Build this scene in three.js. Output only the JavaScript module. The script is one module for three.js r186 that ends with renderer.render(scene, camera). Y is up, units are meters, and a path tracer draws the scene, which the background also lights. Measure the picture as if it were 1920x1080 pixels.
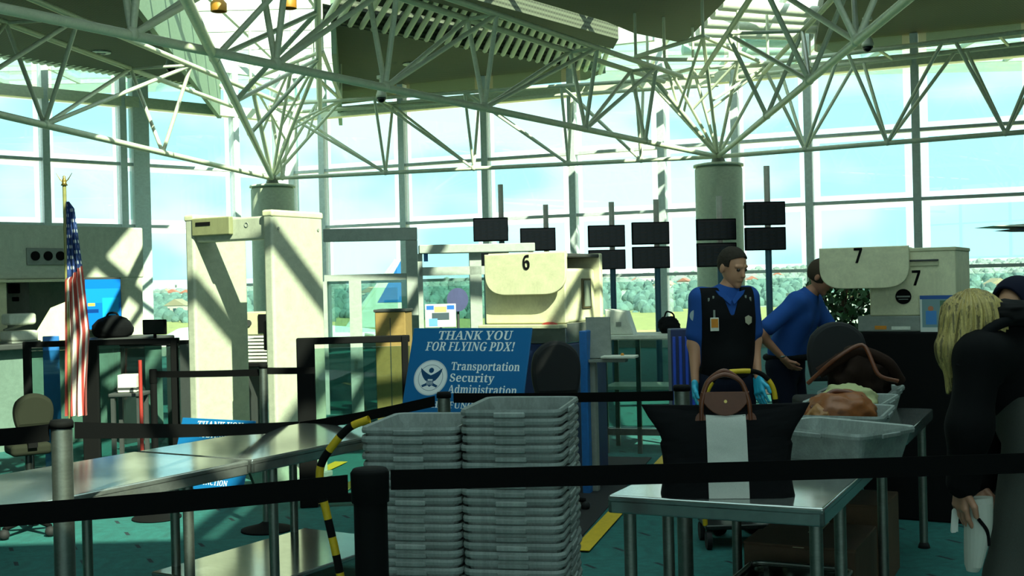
import * as THREE from 'three';
import { mergeGeometries, mergeVertices } from 'three/addons/utils/BufferGeometryUtils.js';
import { RoundedBoxGeometry } from 'three/addons/geometries/RoundedBoxGeometry.js';
import { ConvexGeometry } from 'three/addons/geometries/ConvexGeometry.js';
import { ImprovedNoise } from 'three/addons/math/ImprovedNoise.js';
import { FontLoader } from 'three/addons/loaders/FontLoader.js';
import { TextGeometry } from 'three/addons/geometries/TextGeometry.js';
import { MarchingCubes } from 'three/addons/objects/MarchingCubes.js';

// ---------- camera, sky, sun, exposure ----------
const R = Math.PI / 180, FOCAL = 2200, EYE = 1.6, ROLL = 0.024;
const scene = new THREE.Scene();
const camera = new THREE.PerspectiveCamera(2 * Math.atan(540 / FOCAL) / R, 1920 / 1080, 0.1, 3000);
camera.rotation.order = 'YXZ';
camera.position.set(0, EYE, 0);
camera.rotation.set(-8 / FOCAL, 0, -ROLL);
camera.updateMatrixWorld(true);

const renderer = new THREE.WebGLRenderer();
renderer.toneMapping = THREE.LinearToneMapping;
renderer.toneMappingExposure = 2.1;
renderer.shadowMap.enabled = true;

const perlin = new ImprovedNoise();
const fbm = (x, y, z, o = 4) => { let s = 0, a = 0.5, f = 1; for (let i = 0; i < o; i++) { s += a * perlin.noise(x * f, y * f, z * f); a *= 0.5; f *= 2.03; } return s; };
{ // pale hazy cyan sky with soft white clouds, the same all the way round
  const W = 1024, H = 512, d = new Float32Array(W * H * 4);
  for (let j = 0; j < H; j++) for (let i = 0; i < W; i++) {
    const up = ((j + 0.5) / H - 0.5) * Math.PI, a = (i + 0.5) / W * 2 * Math.PI, y = Math.sin(up), c = Math.cos(up);
    const x = Math.cos(a) * c, z = Math.sin(a) * c, k = Math.min(1, Math.max(0, fbm(x * 5 + 3, y * 13, z * 5, 5) * 4.4 + 0.55));
    const o = (j * W + i) * 4, m = k * k * (3 - 2 * k);
    d[o] = 0.60 + 0.40 * m; d[o + 1] = 0.96 + 0.10 * m; d[o + 2] = 1.0 + 0.04 * m; d[o + 3] = 1;
  }
  const t = new THREE.DataTexture(d, W, H, THREE.RGBAFormat, THREE.FloatType);
  t.mapping = THREE.EquirectangularReflectionMapping; t.magFilter = THREE.LinearFilter; t.needsUpdate = true;
  scene.background = t; scene.backgroundIntensity = 1.0;
}
const SUN_AZ = 148 * R, SUN_EL = 41 * R;      // behind the camera, to the right
const sun = new THREE.DirectionalLight(new THREE.Color().setRGB(1.0, 0.98, 0.74), 7.0);
sun.position.set(Math.sin(SUN_AZ) * Math.cos(SUN_EL) * 60, Math.sin(SUN_EL) * 60, -Math.cos(SUN_AZ) * Math.cos(SUN_EL) * 60 - 12);
sun.target.position.set(0, 0, -12);
sun.castShadow = true; sun.shadow.mapSize.set(4096, 4096); sun.shadow.radius = 1;
Object.assign(sun.shadow.camera, { left: -36, right: 36, top: 36, bottom: -36, near: 1, far: 160 });
scene.add(sun, sun.target);

// ---------- pixel to place ----------
const ray = (px, py) => new THREE.Vector3((px - 960) / FOCAL, (540 - py) / FOCAL, -1).applyQuaternion(camera.quaternion);
const atHeight = (px, py, h) => { const r = ray(px, py); return r.multiplyScalar((h - EYE) / r.y).add(camera.position); };
const atDepth = (px, py, D) => { const r = ray(px, py); return r.multiplyScalar(D / -r.z).add(camera.position); };
function loc(g, px, py, val = 0, axis = 'z') {          // the point of a pixel on a plane of a group's own axes
  g.updateMatrixWorld(true);
  const inv = g.matrixWorld.clone().invert(), o = camera.position.clone().applyMatrix4(inv), r = ray(px, py).transformDirection(inv);
  return o.add(r.multiplyScalar((val - o[axis]) / r[axis]));
}

// ---------- random numbers, textures, materials ----------
let seed = 7;
const rnd = (a = 1, b) => { seed = (seed + 0x6d2b79f5) | 0; let t = Math.imul(seed ^ (seed >>> 15), 1 | seed); t = (t + Math.imul(t ^ (t >>> 7), 61 | t)) ^ t; const v = ((t ^ (t >>> 14)) >>> 0) / 4294967296; return b === undefined ? v * a : a + (b - a) * v; };
function dataTex(n, f, srgb = true, size = 1) {         // f(u, v) -> [r, g, b] 0..1, covering size metres
  const d = new Uint8Array(n * n * 4);
  for (let j = 0; j < n; j++) for (let i = 0; i < n; i++) { const c = f(i / n, j / n); for (let k = 0; k < 3; k++) d[(j * n + i) * 4 + k] = Math.max(0, Math.min(255, c[k] * 255)); d[(j * n + i) * 4 + 3] = 255; }
  const t = new THREE.DataTexture(d, n, n); t.wrapS = t.wrapT = THREE.RepeatWrapping; t.magFilter = THREE.LinearFilter; t.minFilter = THREE.LinearMipmapLinearFilter;
  if (srgb) t.colorSpace = THREE.SRGBColorSpace; t.repeat.set(1 / size, 1 / size); t.needsUpdate = true; return t;
}
const wrapNoise = (u, v, s, z = 0) => { const a = 2 * Math.PI; return fbm(Math.cos(u * a) * s, Math.sin(u * a) * s + 7, Math.cos(v * a) * s + z + Math.sin(v * a) * s * 1.7, 4); };
function mat(color, roughness = 0.6, metalness = 0, extra = {}) {
  const phys = ['clearcoat', 'transmission', 'sheen', 'ior', 'thickness', 'specularIntensity'].some((k) => k in extra);
  return new (phys ? THREE.MeshPhysicalMaterial : THREE.MeshStandardMaterial)({ color, roughness, metalness, ...extra });
}
const grain = (n, base, amp, size, s1 = 3, s2 = 14) => dataTex(n, (u, v) => { const k = 1 + amp * (wrapNoise(u, v, s1) + 0.6 * wrapNoise(u, v, s2, 3) + 0.35 * (rnd() - 0.5)); return base.map((b) => b * k); }, true, size);
const paintGrain = grain(256, [0.93, 0.93, 0.93], 0.10, 1.3);
const roughGrain = grain(256, [0.78, 0.78, 0.78], 0.18, 0.8);
const clothGrain = dataTex(128, (u, v) => { const k = 0.82 + 0.14 * Math.sin(u * 201) * Math.sin(v * 201) + 0.12 * rnd(); return [k, k, k]; }, true, 0.12);
const steelGrain = dataTex(256, (u, v) => { const k = 0.85 + 0.10 * wrapNoise(u * 0.2, v, 30) + 0.12 * wrapNoise(u, v, 2, 5) + 0.05 * rnd(); return [k, k, k]; }, true, 1.1);
const paint = (c, r = 0.55, m = 0, e = {}) => mat(c, r, m, { map: paintGrain, ...e });
const cloth = (c, e = {}) => mat(c, 0.9, 0, { map: clothGrain, bumpMap: clothGrain, bumpScale: 0.0006, specularIntensity: 0.3, ...e });

const M = {
  truss: paint('#e2e8cd', 0.4),
  mullion: paint('#d6e2df', 0.5),
  ceil: mat('#6f7468', 0.9),
  fascia: paint('#7f9a80', 0.7),
  slat: paint('#e0e6cc', 0.5),
  column: paint('#d3dabf', 0.6),
  wall: paint('#c6ccb6', 0.8),
  frame: paint('#a8b0a7', 0.5),
  white: paint('#dfe3d2', 0.5),
  cream: paint('#dedcb4', 0.5),
  creamDark: paint('#c9c8a2', 0.55),
  detector: paint('#bfc4ad', 0.42),
  black: mat('#070808', 0.85, 0, { specularIntensity: 0.35 }),
  blackGloss: mat('#08090b', 0.25),
  strap: cloth('#060707'),
  rubber: mat('#141516', 0.8),
  steel: mat('#bac1bc', 0.13, 0.8, { roughnessMap: null, map: steelGrain }),
  steelTube: mat('#8e958c', 0.42, 0.9, { map: steelGrain }),
  darkSteel: mat('#4a4f4b', 0.4, 0.9, { map: steelGrain }),
  grey: paint('#8d948a', 0.6),
  darkGrey: paint('#3a3e3c', 0.6),
  bin: mat('#66706c', 0.62, 0, { map: roughGrain, bumpMap: roughGrain, bumpScale: 0.0008 }),
  navy: paint('#1c2f5e', 0.5),
  blue: paint('#1f6fb8', 0.5),
  glass: mat('#f4fbfa', 0.0, 0, { transmission: 1, thickness: 0, ior: 1.45 }),
  film: mat('#e2f0f0', 0.0, 0, { transmission: 1, thickness: 0, ior: 1.45 }),
  tealGlass: mat('#cfe2de', 0.02, 0, { transmission: 1, thickness: 0, ior: 1.45 }),
  yellow: paint('#d8b512', 0.6),
  skin: mat('#b98667', 0.55),
  skin2: mat('#a87459', 0.55),
  shirt: cloth('#2b58a6'),
  vest: cloth('#101214'),
  navyCloth: cloth('#151b2c'),
  screen: mat('#0b0b10', 0.3),
  leather: paint('#6a3518', 0.45),
  orange: paint('#d98a1c', 0.6),
  red: paint('#a52d22', 0.6),
};

// ---------- geometry helpers ----------
const V = (x, y, z) => new THREE.Vector3(x, y, z);
function box(w, h, d, x = 0, y = 0, z = 0, ry = 0, rx = 0, rz = 0) { const g = new THREE.BoxGeometry(w, h, d); if (rx || ry || rz) g.applyMatrix4(new THREE.Matrix4().makeRotationFromEuler(new THREE.Euler(rx, ry, rz, 'YXZ'))); g.translate(x, y, z); return g; }
function rbox(w, h, d, x = 0, y = 0, z = 0, r = 0.01, s = 2) { const g = new RoundedBoxGeometry(w, h, d, s, Math.min(r, w / 2.01, h / 2.01, d / 2.01)); g.translate(x, y, z); return g; }
function rod(a, b, r, r2 = r, seg = 10) {
  const dir = b.clone().sub(a), L = dir.length(), g = new THREE.CylinderGeometry(r2, r, L, seg, 1);
  g.translate(0, L / 2, 0); g.applyQuaternion(new THREE.Quaternion().setFromUnitVectors(V(0, 1, 0), dir.normalize())); g.translate(a.x, a.y, a.z); return g;
}
const pipe = (pts, r, seg = 40, rs = 8, closed = false) => new THREE.TubeGeometry(new THREE.CatmullRomCurve3(pts, closed, 'catmullrom', 0.4), seg, r, rs, closed);
const lathe = (p, seg = 24) => new THREE.LatheGeometry(p.map(([x, y]) => new THREE.Vector2(x, y)), seg);
function prism(pts, y0, y1, holes = []) {               // plan outline [x, D] standing from y0 to y1
  const s = new THREE.Shape(pts.map(([x, d]) => new THREE.Vector2(x, d)));
  for (const h of holes) s.holes.push(new THREE.Path(h.map(([x, d]) => new THREE.Vector2(x, d))));
  const g = new THREE.ExtrudeGeometry(s, { depth: y1 - y0, bevelEnabled: false }); g.rotateX(-Math.PI / 2); g.translate(0, y0, 0); return g;
}
function plate(pts, depth, bevel = 0, holes = []) {     // outline [x, y] facing +z, back face at z = 0
  const s = pts.moveTo ? pts : new THREE.Shape(pts.map(([x, y]) => new THREE.Vector2(x, y)));
  for (const h of holes) s.holes.push(new THREE.Path(h.map(([x, y]) => new THREE.Vector2(x, y))));
  const g = new THREE.ExtrudeGeometry(s, { depth: Math.max(depth - 2 * bevel, 0.0005), bevelEnabled: bevel > 0, bevelThickness: bevel, bevelSize: bevel, bevelOffset: -bevel, bevelSegments: 2, curveSegments: 14 });
  g.translate(0, 0, bevel); return g;
}
function move(g, x = 0, y = 0, z = 0, ry = 0, rx = 0, rz = 0) { if (rx || ry || rz) g.applyMatrix4(new THREE.Matrix4().makeRotationFromEuler(new THREE.Euler(rx, ry, rz, 'YXZ'))); g.translate(x, y, z); return g; }
function metreUV(g) {
  const p = g.attributes.position, n = g.attributes.normal, uv = new Float32Array(p.count * 2);
  for (let i = 0; i < p.count; i++) {
    const ax = Math.abs(n.getX(i)), ay = Math.abs(n.getY(i)), az = Math.abs(n.getZ(i));
    if (ay >= ax && ay >= az) { uv[i * 2] = p.getX(i); uv[i * 2 + 1] = p.getZ(i); } else if (ax >= az) { uv[i * 2] = p.getZ(i); uv[i * 2 + 1] = p.getY(i); } else { uv[i * 2] = p.getX(i); uv[i * 2 + 1] = p.getY(i); }
  }
  g.setAttribute('uv', new THREE.BufferAttribute(uv, 2)); return g;
}
function joined(gs) {
  gs = [].concat(gs);
  if (gs.length === 1) return gs[0];
  return mergeGeometries(gs.map((g) => { const q = g.index ? g.toNonIndexed() : g; for (const k of Object.keys(q.attributes)) if (!['position', 'normal', 'uv'].includes(k)) q.deleteAttribute(k); q.clearGroups?.(); return q; }));
}
const used = new Map();
function numbered(name) { const n = used.get(name) ?? 0; used.set(name, n + 1); return n ? `${name}_${String(n).padStart(3, '0')}` : name; }
function mk(name, gs, material, parent, keepUV = false) {
  const g = joined(gs); if (!keepUV) metreUV(g);
  const m = new THREE.Mesh(g, material); m.name = name; m.castShadow = m.receiveShadow = true; (parent ?? scene).add(m); return m;
}
function tag(o, label, category, group, kind) { o.userData.label = label; o.userData.category = category; if (group) o.userData.group = group; if (kind) o.userData.kind = kind; return o; }
function thing(name, label, category, pos = V(0, 0, 0), turn = 0, group) {
  const o = new THREE.Group(); o.name = numbered(name); o.position.copy(pos); o.rotation.y = turn; scene.add(o); return tag(o, label, category, group);
}
function struct(name, label, category) { const o = new THREE.Group(); o.name = name; scene.add(o); o.userData = { kind: 'structure', label, category }; return o; }
const LANE = -29 * R;                                    // things turned by LANE have -z along the lane and +z towards the camera
function canvasTex(w, h, draw) { const c = document.createElement('canvas'); c.width = w; c.height = h; draw(c.getContext('2d'), w, h); const t = new THREE.CanvasTexture(c); t.colorSpace = THREE.SRGBColorSpace; return t; }
function flat(name, w, h, tex, parent, x, y, z, rough = 0.5, ry = 0) { const g = new THREE.PlaneGeometry(w, h); move(g, x, y, z, ry); return mk(name, g, new THREE.MeshStandardMaterial({ map: tex, roughness: rough }), parent, true); }

// ---------- the hall: floor, walls, glazing, roof ----------
const CORNER = [-6.1, 32], AZ_R = 112.8 * R, AZ_L = 225.3 * R;
const dirR = [Math.sin(AZ_R), Math.cos(AZ_R)], dirL = [Math.sin(AZ_L), Math.cos(AZ_L)];
const onWall = (dir, s) => [CORNER[0] + dir[0] * s, CORNER[1] + dir[1] * s];
const END_R = onWall(dirR, 23.4), END_L = onWall(dirL, 14.1), CEIL = 6.85, ROOF = 7.5;
{
  const carpet = dataTex(512, (u, v) => {
    const k = 0.9 + 0.22 * wrapNoise(u, v, 4) + 0.18 * (rnd() - 0.5); let r = 0.10, g = 0.40, b = 0.38;
    const fx = (u * 4 + 0.5 * (Math.floor(v * 4) % 2)) % 1, fy = (v * 4) % 1, a = (fx - 0.5) - (fy - 0.5) * 0.5;
    if (Math.abs(a) < 0.035 && Math.abs(fy - 0.5) < 0.13) { r = 0.05; g = 0.16; b = 0.18; }
    return [r * k, g * k, b * k];
  }, true, 1.6);
  const f = struct('floor', 'teal patterned carpet floor of the security hall', 'floor');
  mk('carpet', prism([[END_L[0] - 0.1, END_L[1]], CORNER, [END_R[0] + 0.1, END_R[1]], [END_R[0] + 0.1, -10], [END_L[0] - 0.1, -10]].reverse(), -0.3, 0, []), mat('#ffffff', 0.95, 0, { map: carpet, bumpMap: carpet, bumpScale: 0.002 }), f);
  const b = struct('wall_back', 'plain grey wall behind the checkpoint', 'wall'); 
  for (const [x0, x1, y0, y1] of [[-16.4, 16.4, -0.4, 0.6], [-16.4, 16.4, 6.2, 7.6], [-16.4, -9.1, 0.6, 6.2], [9.1, 16.4, 0.6, 6.2]]) mk('wall_panel', box(x1 - x0, y1 - y0, 0.3, (x0 + x1) / 2, (y0 + y1) / 2, 10.15), M.wall, b);
  const bw = struct('window_4', 'glazed rear wall of the hall with grey mullions', 'window');     // its bright panes show mirrored in the steel below the table
  for (let i = 0; i <= 7; i++) mk('mullion', box(0.16, 5.6, 0.2, -9.1 + i * 2.6, 3.4, 10.15), M.mullion, bw);
  for (const y of [2.4, 4.2]) mk('transom', box(18.2, 0.08, 0.14, 0, y, 10.15), M.mullion, bw);
  for (let i = 0; i < 7; i++) mk('pane', box(2.44, 5.6, 0.012, -7.8 + i * 2.6, 3.4, 10.15), M.glass, bw);
  for (const [n, x, d] of [['wall_left', END_L[0] - 0.15, END_L[1]], ['wall_right', END_R[0] + 0.15, END_R[1]]]) mk('wall_panel', box(0.3, 8, d + 10, x, 3.6, -(d - 10) / 2), M.wall, struct(n, `plain grey ${n.slice(5)} side wall of the hall`, 'wall'));
}
const HEIGHTS = [0.25, 1.74, 3.24, 4.75, 6.28, ROOF];
function glazing(name, label, dir, stations, thick) {
  const w = struct(name, label, 'window'), turn = Math.atan2(dir[1], dir[0]);
  const at = (s) => { const [x, d] = onWall(dir, s); return V(x, 0, -d); };
  for (const s of stations) { const p = at(s), t = thick.includes(s) ? 0.42 : 0.17; mk('mullion', box(t, ROOF, 0.24, p.x, ROOF / 2, p.z, turn), M.mullion, w); }
  for (let i = 0; i < stations.length - 1; i++) {
    const a = at(stations[i]), b = at(stations[i + 1]), m = a.clone().add(b).multiplyScalar(0.5), L = stations[i + 1] - stations[i];
    mk('sill_panel', box(L, 0.25, 0.22, m.x, 0.125, m.z, turn), M.grey, w);
    for (let k = 0; k < HEIGHTS.length; k++) {
      const h = HEIGHTS[k], th = k === 4 ? 0.26 : k === 5 ? 0.2 : 0.075;
      mk(k === 4 ? 'head_beam' : 'transom', box(L - 0.1, th, k === 4 ? 0.3 : 0.16, m.x, h - (k === 5 ? 0.1 : 0), m.z, turn), k === 4 ? M.truss : M.mullion, w);
      if (k < HEIGHTS.length - 1) {
        const h2 = HEIGHTS[k + 1], ph = h2 - h - 0.1, pw = L - 0.2, c = (h + h2) / 2;
        const pane = mk('pane', box(pw, ph, 0.012, m.x, c, m.z, turn), M.glass, w);
        mk('solar_film', box(pw * 0.86, ph * 0.84, 0.006, m.x + Math.sin(turn) * 0.02, c, m.z + Math.cos(turn) * 0.02, turn), M.film, pane);
      }
    }
  }
}
const sR = (px) => { const t = (px - 960) / FOCAL; return (CORNER[1] * t - CORNER[0]) / (dirR[0] - dirR[1] * t); };
const sL = (px) => { const t = (px - 960) / FOCAL; return (CORNER[1] * t - CORNER[0]) / (dirL[0] - dirL[1] * t); };
glazing('window_1', 'tall glazed wall with slim grey mullions on the right side of the corner', dirR, [0.25, ...[612, 762, 917, 1080, 1247, 1385, 1522, 1724].map(sR), 18.7, 21, 23.4], []);
const fat = sL(268);
glazing('window_2', 'tall glazed wall with slim grey mullions on the left side of the corner', dirL, [0.25, sL(446), fat, sL(235), sL(90), 8.9, 11.2, 14.1], [fat]);

// columns with ring capitals
const COLS = [['round cream column that stands behind the walk-through metal detector', 512, 27.5], ['round cream column that stands behind the double flight screens and the officer in the vest', 1349, 25]].map(([label, px, D]) => {
  const p = atDepth(px, 400, D); p.y = 0;
  const c = thing('column', label, 'column', p);
  mk('shaft', lathe([[0, 0], [0.5, 0], [0.5, 3.93], [0.47, 3.98], [0, 3.98]], 40), M.column, c);
  mk('base_ring', lathe([[0.5, 0], [0.56, 0], [0.56, 0.16], [0.5, 0.18]], 40), M.grey, c);
  mk('cap_ring', lathe([[0.38, 3.98], [0.53, 3.98], [0.53, 4.03], [0.38, 4.06], [0.12, 4.06]], 40), M.truss, c);
  mk('bearing', lathe([[0.0, 4.3], [0.09, 4.28], [0.12, 4.2], [0.16, 4.05], [0.0, 4.05]].reverse(), 20), M.grey, c);
  return V(p.x, 4.2, p.z);
});
const [CL, CR] = COLS;

// triangular tube trusses: one bottom chord, two top chords, webs at each node
function truss(label, A, B, stations, o = {}) {
  const { r = 0.062, web = 0.042, rise = 1.35, half = 0.6, sides = [-1, 1], skip = 0, lace = false, warren = false } = o;
  const base = A.clone(); base.y = 0;
  const t = thing('roof_truss', label, 'truss', base, 0), rel = (v) => v.clone().sub(base);
  const dir = B.clone().sub(A).setY(0).normalize(), side = V(-dir.z, 0, dir.x);
  mk('bottom_chord', rod(rel(A), rel(B), r, r, 14), M.truss, t);
  const nodes = stations.map((s) => A.clone().lerp(B, s)), tops = sides.length;
  const top = (n, k) => n.clone().addScaledVector(side, k * half).setY(A.y + rise);
  const end0 = A.clone().lerp(B, skip);
  for (const k of sides) mk('top_chord', rod(rel(top(end0, k)), rel(top(B, k)), r * 0.9, r * 0.9, 12), M.truss, t);
  nodes.forEach((n, i) => {
    mk('node_plate', rbox(0.13, 0.15, 0.13, n.x - base.x, n.y + 0.02, n.z - base.z, 0.06), M.truss, t);
    for (const k of sides) {
      const prev = i ? nodes[i - 1] : null, next = nodes[i + 1] ?? B;
      if (warren) { mk('web_diagonal', rod(rel(n), rel(top(n.clone().lerp(prev ?? A, 0.35), k)), web), M.truss, t); mk('web_diagonal', rod(rel(n), rel(top(n.clone().lerp(next, 0.55), k)), web), M.truss, t); continue; }
      mk('web_strut', rod(rel(n), rel(top(n, k)), web), M.truss, t);
      if (prev) mk('web_diagonal', rod(rel(n), rel(top(prev, k)), web * 0.95), M.truss, t);
    }
    if (tops === 2) { mk('cross_strut', rod(rel(top(n, -1)), rel(top(n, 1)), web * 0.8), M.truss, t); if (i && lace) mk('lacing_bar', rod(rel(top(n, -1)), rel(top(nodes[i - 1], 1)), web * 0.6), M.truss, t); }
  });
  return t;
}
const chordEnd = (px, py, ext, from) => { const p = atHeight(px, py, 4.2); return p.add(p.clone().sub(from).multiplyScalar(ext)); };
const stationsOf = (A, B, list) => list.map(([px, py]) => { const p = atHeight(px, py, 4.2), d = B.clone().sub(A); return p.sub(A).dot(d) / d.lengthSq(); });
const B1 = chordEnd(0, 15, 0.55, CR), B2 = chordEnd(340, -20, 0.45, CL), B3 = chordEnd(1700, 0, 0.7, CR), B5 = chordEnd(1890, 250, 0.25, CR), B6 = chordEnd(0, 215, 0.3, CL);
truss('longest roof truss, running from the right column to the upper left corner of the picture', CR, B1, [...stationsOf(CR, B1, [[1225, 264], [1120, 240], [949, 198], [755, 160], [530, 120], [255, 65]]), 0.72, 0.8, 0.88, 0.97], { r: 0.052, web: 0.038, rise: 1.35, half: 0.26, skip: 0.08 });
truss('steep roof truss rising from the left column toward the top edge', CL, B2, [...stationsOf(CL, B2, [[478, 250], [450, 190], [410, 110]]), 0.74, 0.84, 0.95], { r: 0.055, web: 0.035, rise: 1.25, half: 1.15, sides: [-1], skip: 0.1 });
truss('steep roof truss rising from the right column toward the dark ceiling at upper right', CR, B3, [...stationsOf(CR, B3, [[1433, 218], [1508, 152], [1605, 78]]), 0.72, 0.82, 0.93], { r: 0.05, web: 0.036, rise: 1.35, half: 0.6, skip: 0.1 });
truss('level roof truss spanning between the two columns', CL, CR, stationsOf(CL, CR, [[590, 345], [742, 329], [903, 321], [1075, 312], [1205, 303]]), { r: 0.046, web: 0.034, rise: 1.62, half: 0.6, skip: 0.03 });
truss('level roof truss running right from the right column along the glazing', CR, B5, stationsOf(CR, B5, [[1500, 278], [1655, 265], [1885, 250], [2060, 238]]), { r: 0.05, web: 0.036, rise: 1.75, half: 0.6, skip: 0.04, warren: true });
truss('roof truss running left from the left column over the kiosk', CL, B6, stationsOf(CL, B6, [[272, 288], [75, 235], [-90, 190]]), { r: 0.055, web: 0.036, rise: 1.6, half: 0.6, skip: 0.06 });
// struts that fan out from the column heads to a ring under the skylights
for (const [c, label, y, targets, links] of [
  [CL, 'fan of thin roof struts spreading from the left column head', 6.0, [[470, 150], [548, 118], [588, 140], [604, 96], [640, 188], [560, 190], [596, 190]], [[0, 1], [1, 3], [3, 4], [4, 6], [6, 5], [5, 0], [2, 4]]],
  [CR, 'fan of thin roof struts spreading from the right column head', 6.0, [[1192, 106], [1246, 112], [1318, 68], [1300, 128], [1385, 112], [1440, 122], [1215, 150]], [[0, 1], [1, 4], [0, 2], [2, 5], [6, 3], [3, 5], [0, 6]]]]) {
  const base = c.clone().setY(0), t = thing('strut_fan', label, 'struts', base), pts = targets.map(([px, py]) => atHeight(px, py, y).sub(base));
  pts.forEach((v, i) => { mk('strut', rod(V(0, 4.2, 0), v, i ? 0.036 : 0.05), M.truss, t); mk('hanger', rod(v, v.clone().setY(CEIL + 0.3), 0.03), M.truss, t); });
  for (const [i, j] of links) { mk('link_bar', rod(pts[i], pts[j], 0.04), M.truss, t); mk('brace', rod(pts[i].clone().multiplyScalar(0.5).setY(4.2 + (y - 4.2) * 0.5), pts[j], 0.028), M.truss, t); }
}

// roof: dark perforated ceiling slabs with skylights between
const up = (px, py) => { const p = atHeight(px, py, CEIL); return [p.x, -p.z]; };
const perf = dataTex(256, (u, v) => { const k = 0.8 + 0.28 * Math.sin(v * 2 * Math.PI * 12) * (0.6 + 0.4 * Math.sin(u * 2 * Math.PI * 16)) + 0.12 * rnd(); return [k, k, k]; }, true, 1.2);
const perfMat = mat('#636a58', 0.85, 0, { map: perf });
const NEAR = 10.5;
const reach = (a, b, D) => { const k = (D - a[1]) / (b[1] - a[1]); return [a[0] + (b[0] - a[0]) * k, D]; };
const ccw = (p) => (THREE.ShapeUtils.area(p.map(([x, y]) => new THREE.Vector2(x, y))) < 0 ? p.slice().reverse() : p);
const O1 = [[0.5, -2.6], [3.0, -2.6], [3.0, -0.2], [0.5, -0.2]], O2 = [[-4.2, 0.1], [2.6, 0.25], [2.6, 1.5], [4.1, 1.6], [4.1, 2.9], [4.8, 3.4], [4.8, 9.9], [-1.75, 9.9], [-1.75, 6.2], [-4.2, 4.6]], O3 = [[5.2, 4.4], [8.4, 3.2], [8.4, 9.9], [5.2, 9.9]];
{
  const c = struct('ceiling', 'dark perforated ceiling slabs between the skylights', 'ceiling');
  mk('ceiling_slab', prism(ccw([[-16.4, -10.3], [16, -10.3], [16, NEAR], [-16.4, NEAR]]), CEIL, ROOF, [O1, O2, O3]), perfMat, c);
  const p1 = up(410, 168), p1b = up(300, 0), q1 = up(-60, 96);
  const slab = (pts) => mk('ceiling_slab', prism(ccw(pts), CEIL, CEIL + 0.55), perfMat, c);
  slab([p1, q1, reach(p1, q1, 21.9), [-16, 21.9], [-16, NEAR], reach(p1, p1b, NEAR)]);
  const e1 = up(625, 45), e2 = up(638, 196), e3 = up(690, 190), e4 = up(1098, 150), e5 = up(1128, 138);
  slab([e1, e2, e3, e4, e5]);
  const f0 = up(990, -2), f1 = up(1138, 41), f2 = up(1188, 62), f3 = up(1282, 81), f4 = up(1361, 0);
  slab([f0, f1, f2, f3, reach(f3, f4, NEAR), reach(f1, f0, NEAR)]);
  const g1 = up(1527, 96), g2 = up(1562, 106), g3 = up(1930, 69), g4 = up(1545, 0);
  slab([g1, g2, g3, reach(g2, g3, 22.4), [16, 22.4], [16, NEAR], reach(g1, g4, NEAR)]);
  // pale sloped fascias at the skylight edges
  const wallStrip = (a, b, t, y0, y1, m, n) => { const L = Math.hypot(b[0] - a[0], b[1] - a[1]), g = box(L, y1 - y0, t, 0, 0, 0, Math.atan2(b[1] - a[1], b[0] - a[0])); g.translate((a[0] + b[0]) / 2, (y0 + y1) / 2, -(a[1] + b[1]) / 2); mk(n, g, m, c); };
  wallStrip(p1, reach(p1, p1b, NEAR), 0.1, CEIL - 0.75, ROOF, M.fascia, 'fascia');
  wallStrip(e1, e2, 0.1, CEIL - 0.6, ROOF, M.fascia, 'fascia');
  // corrugated deck edge of the left slab
  const L = Math.hypot(q1[0] - p1[0], q1[1] - p1[1]), n = 38, gs = [];
  for (let i = 0; i < n; i++) { const k = (i + 0.5) / n, x = p1[0] + (q1[0] - p1[0]) * k, d = p1[1] + (q1[1] - p1[1]) * k, g = new THREE.CylinderGeometry(L / n * 0.36, L / n * 0.36, 0.5, 8); g.rotateX(Math.PI / 2); g.rotateY(Math.atan2(q1[1] - p1[1], q1[0] - p1[0])); g.translate(x, CEIL + 0.05, -d); gs.push(g); }
  mk('corrugated_edge', gs, M.truss, c);
  // the louvred strip beside the middle slab, each slat a blade
  const a0 = up(600, 36), a1 = up(1132, 138), b0 = up(652, -22), b1 = up(1150, 104), N = 30;
  for (let i = 0; i < N; i++) { const k = (i + 0.5) / N, p = V(a0[0] + (a1[0] - a0[0]) * k, CEIL, -(a0[1] + (a1[1] - a0[1]) * k)), q = V(b0[0] + (b1[0] - b0[0]) * k, CEIL + 0.25, -(b0[1] + (b1[1] - b0[1]) * k)); mk('slat', rod(p, q, 0.06, 0.06, 6), M.slat, c); }
  wallStrip(a0, a1, 0.12, CEIL, CEIL + 0.3, perfMat, 'louvre_rail');
  mk('louvre_back', prism(ccw([a0, a1, b1, b0]), CEIL + 0.5, CEIL + 0.56), perfMat, c);
  const c0 = up(690, -40), c1 = up(1160, 86);
  mk('dark_beam', prism(ccw([b0, b1, c1, c0]), CEIL + 0.15, CEIL + 0.5), perfMat, c);
  // the bright baffle tubes of the right skylight
  for (let i = 0; i < 6; i++) { const a = atHeight(1350 - i * 14, 8 + i * 17, 7.1), b = atHeight(1545 - i * 8, 24 + i * 14, 7.1); mk('baffle_tube', rod(a, b, 0.13, 0.13, 12), M.white, c); }
}
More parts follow.
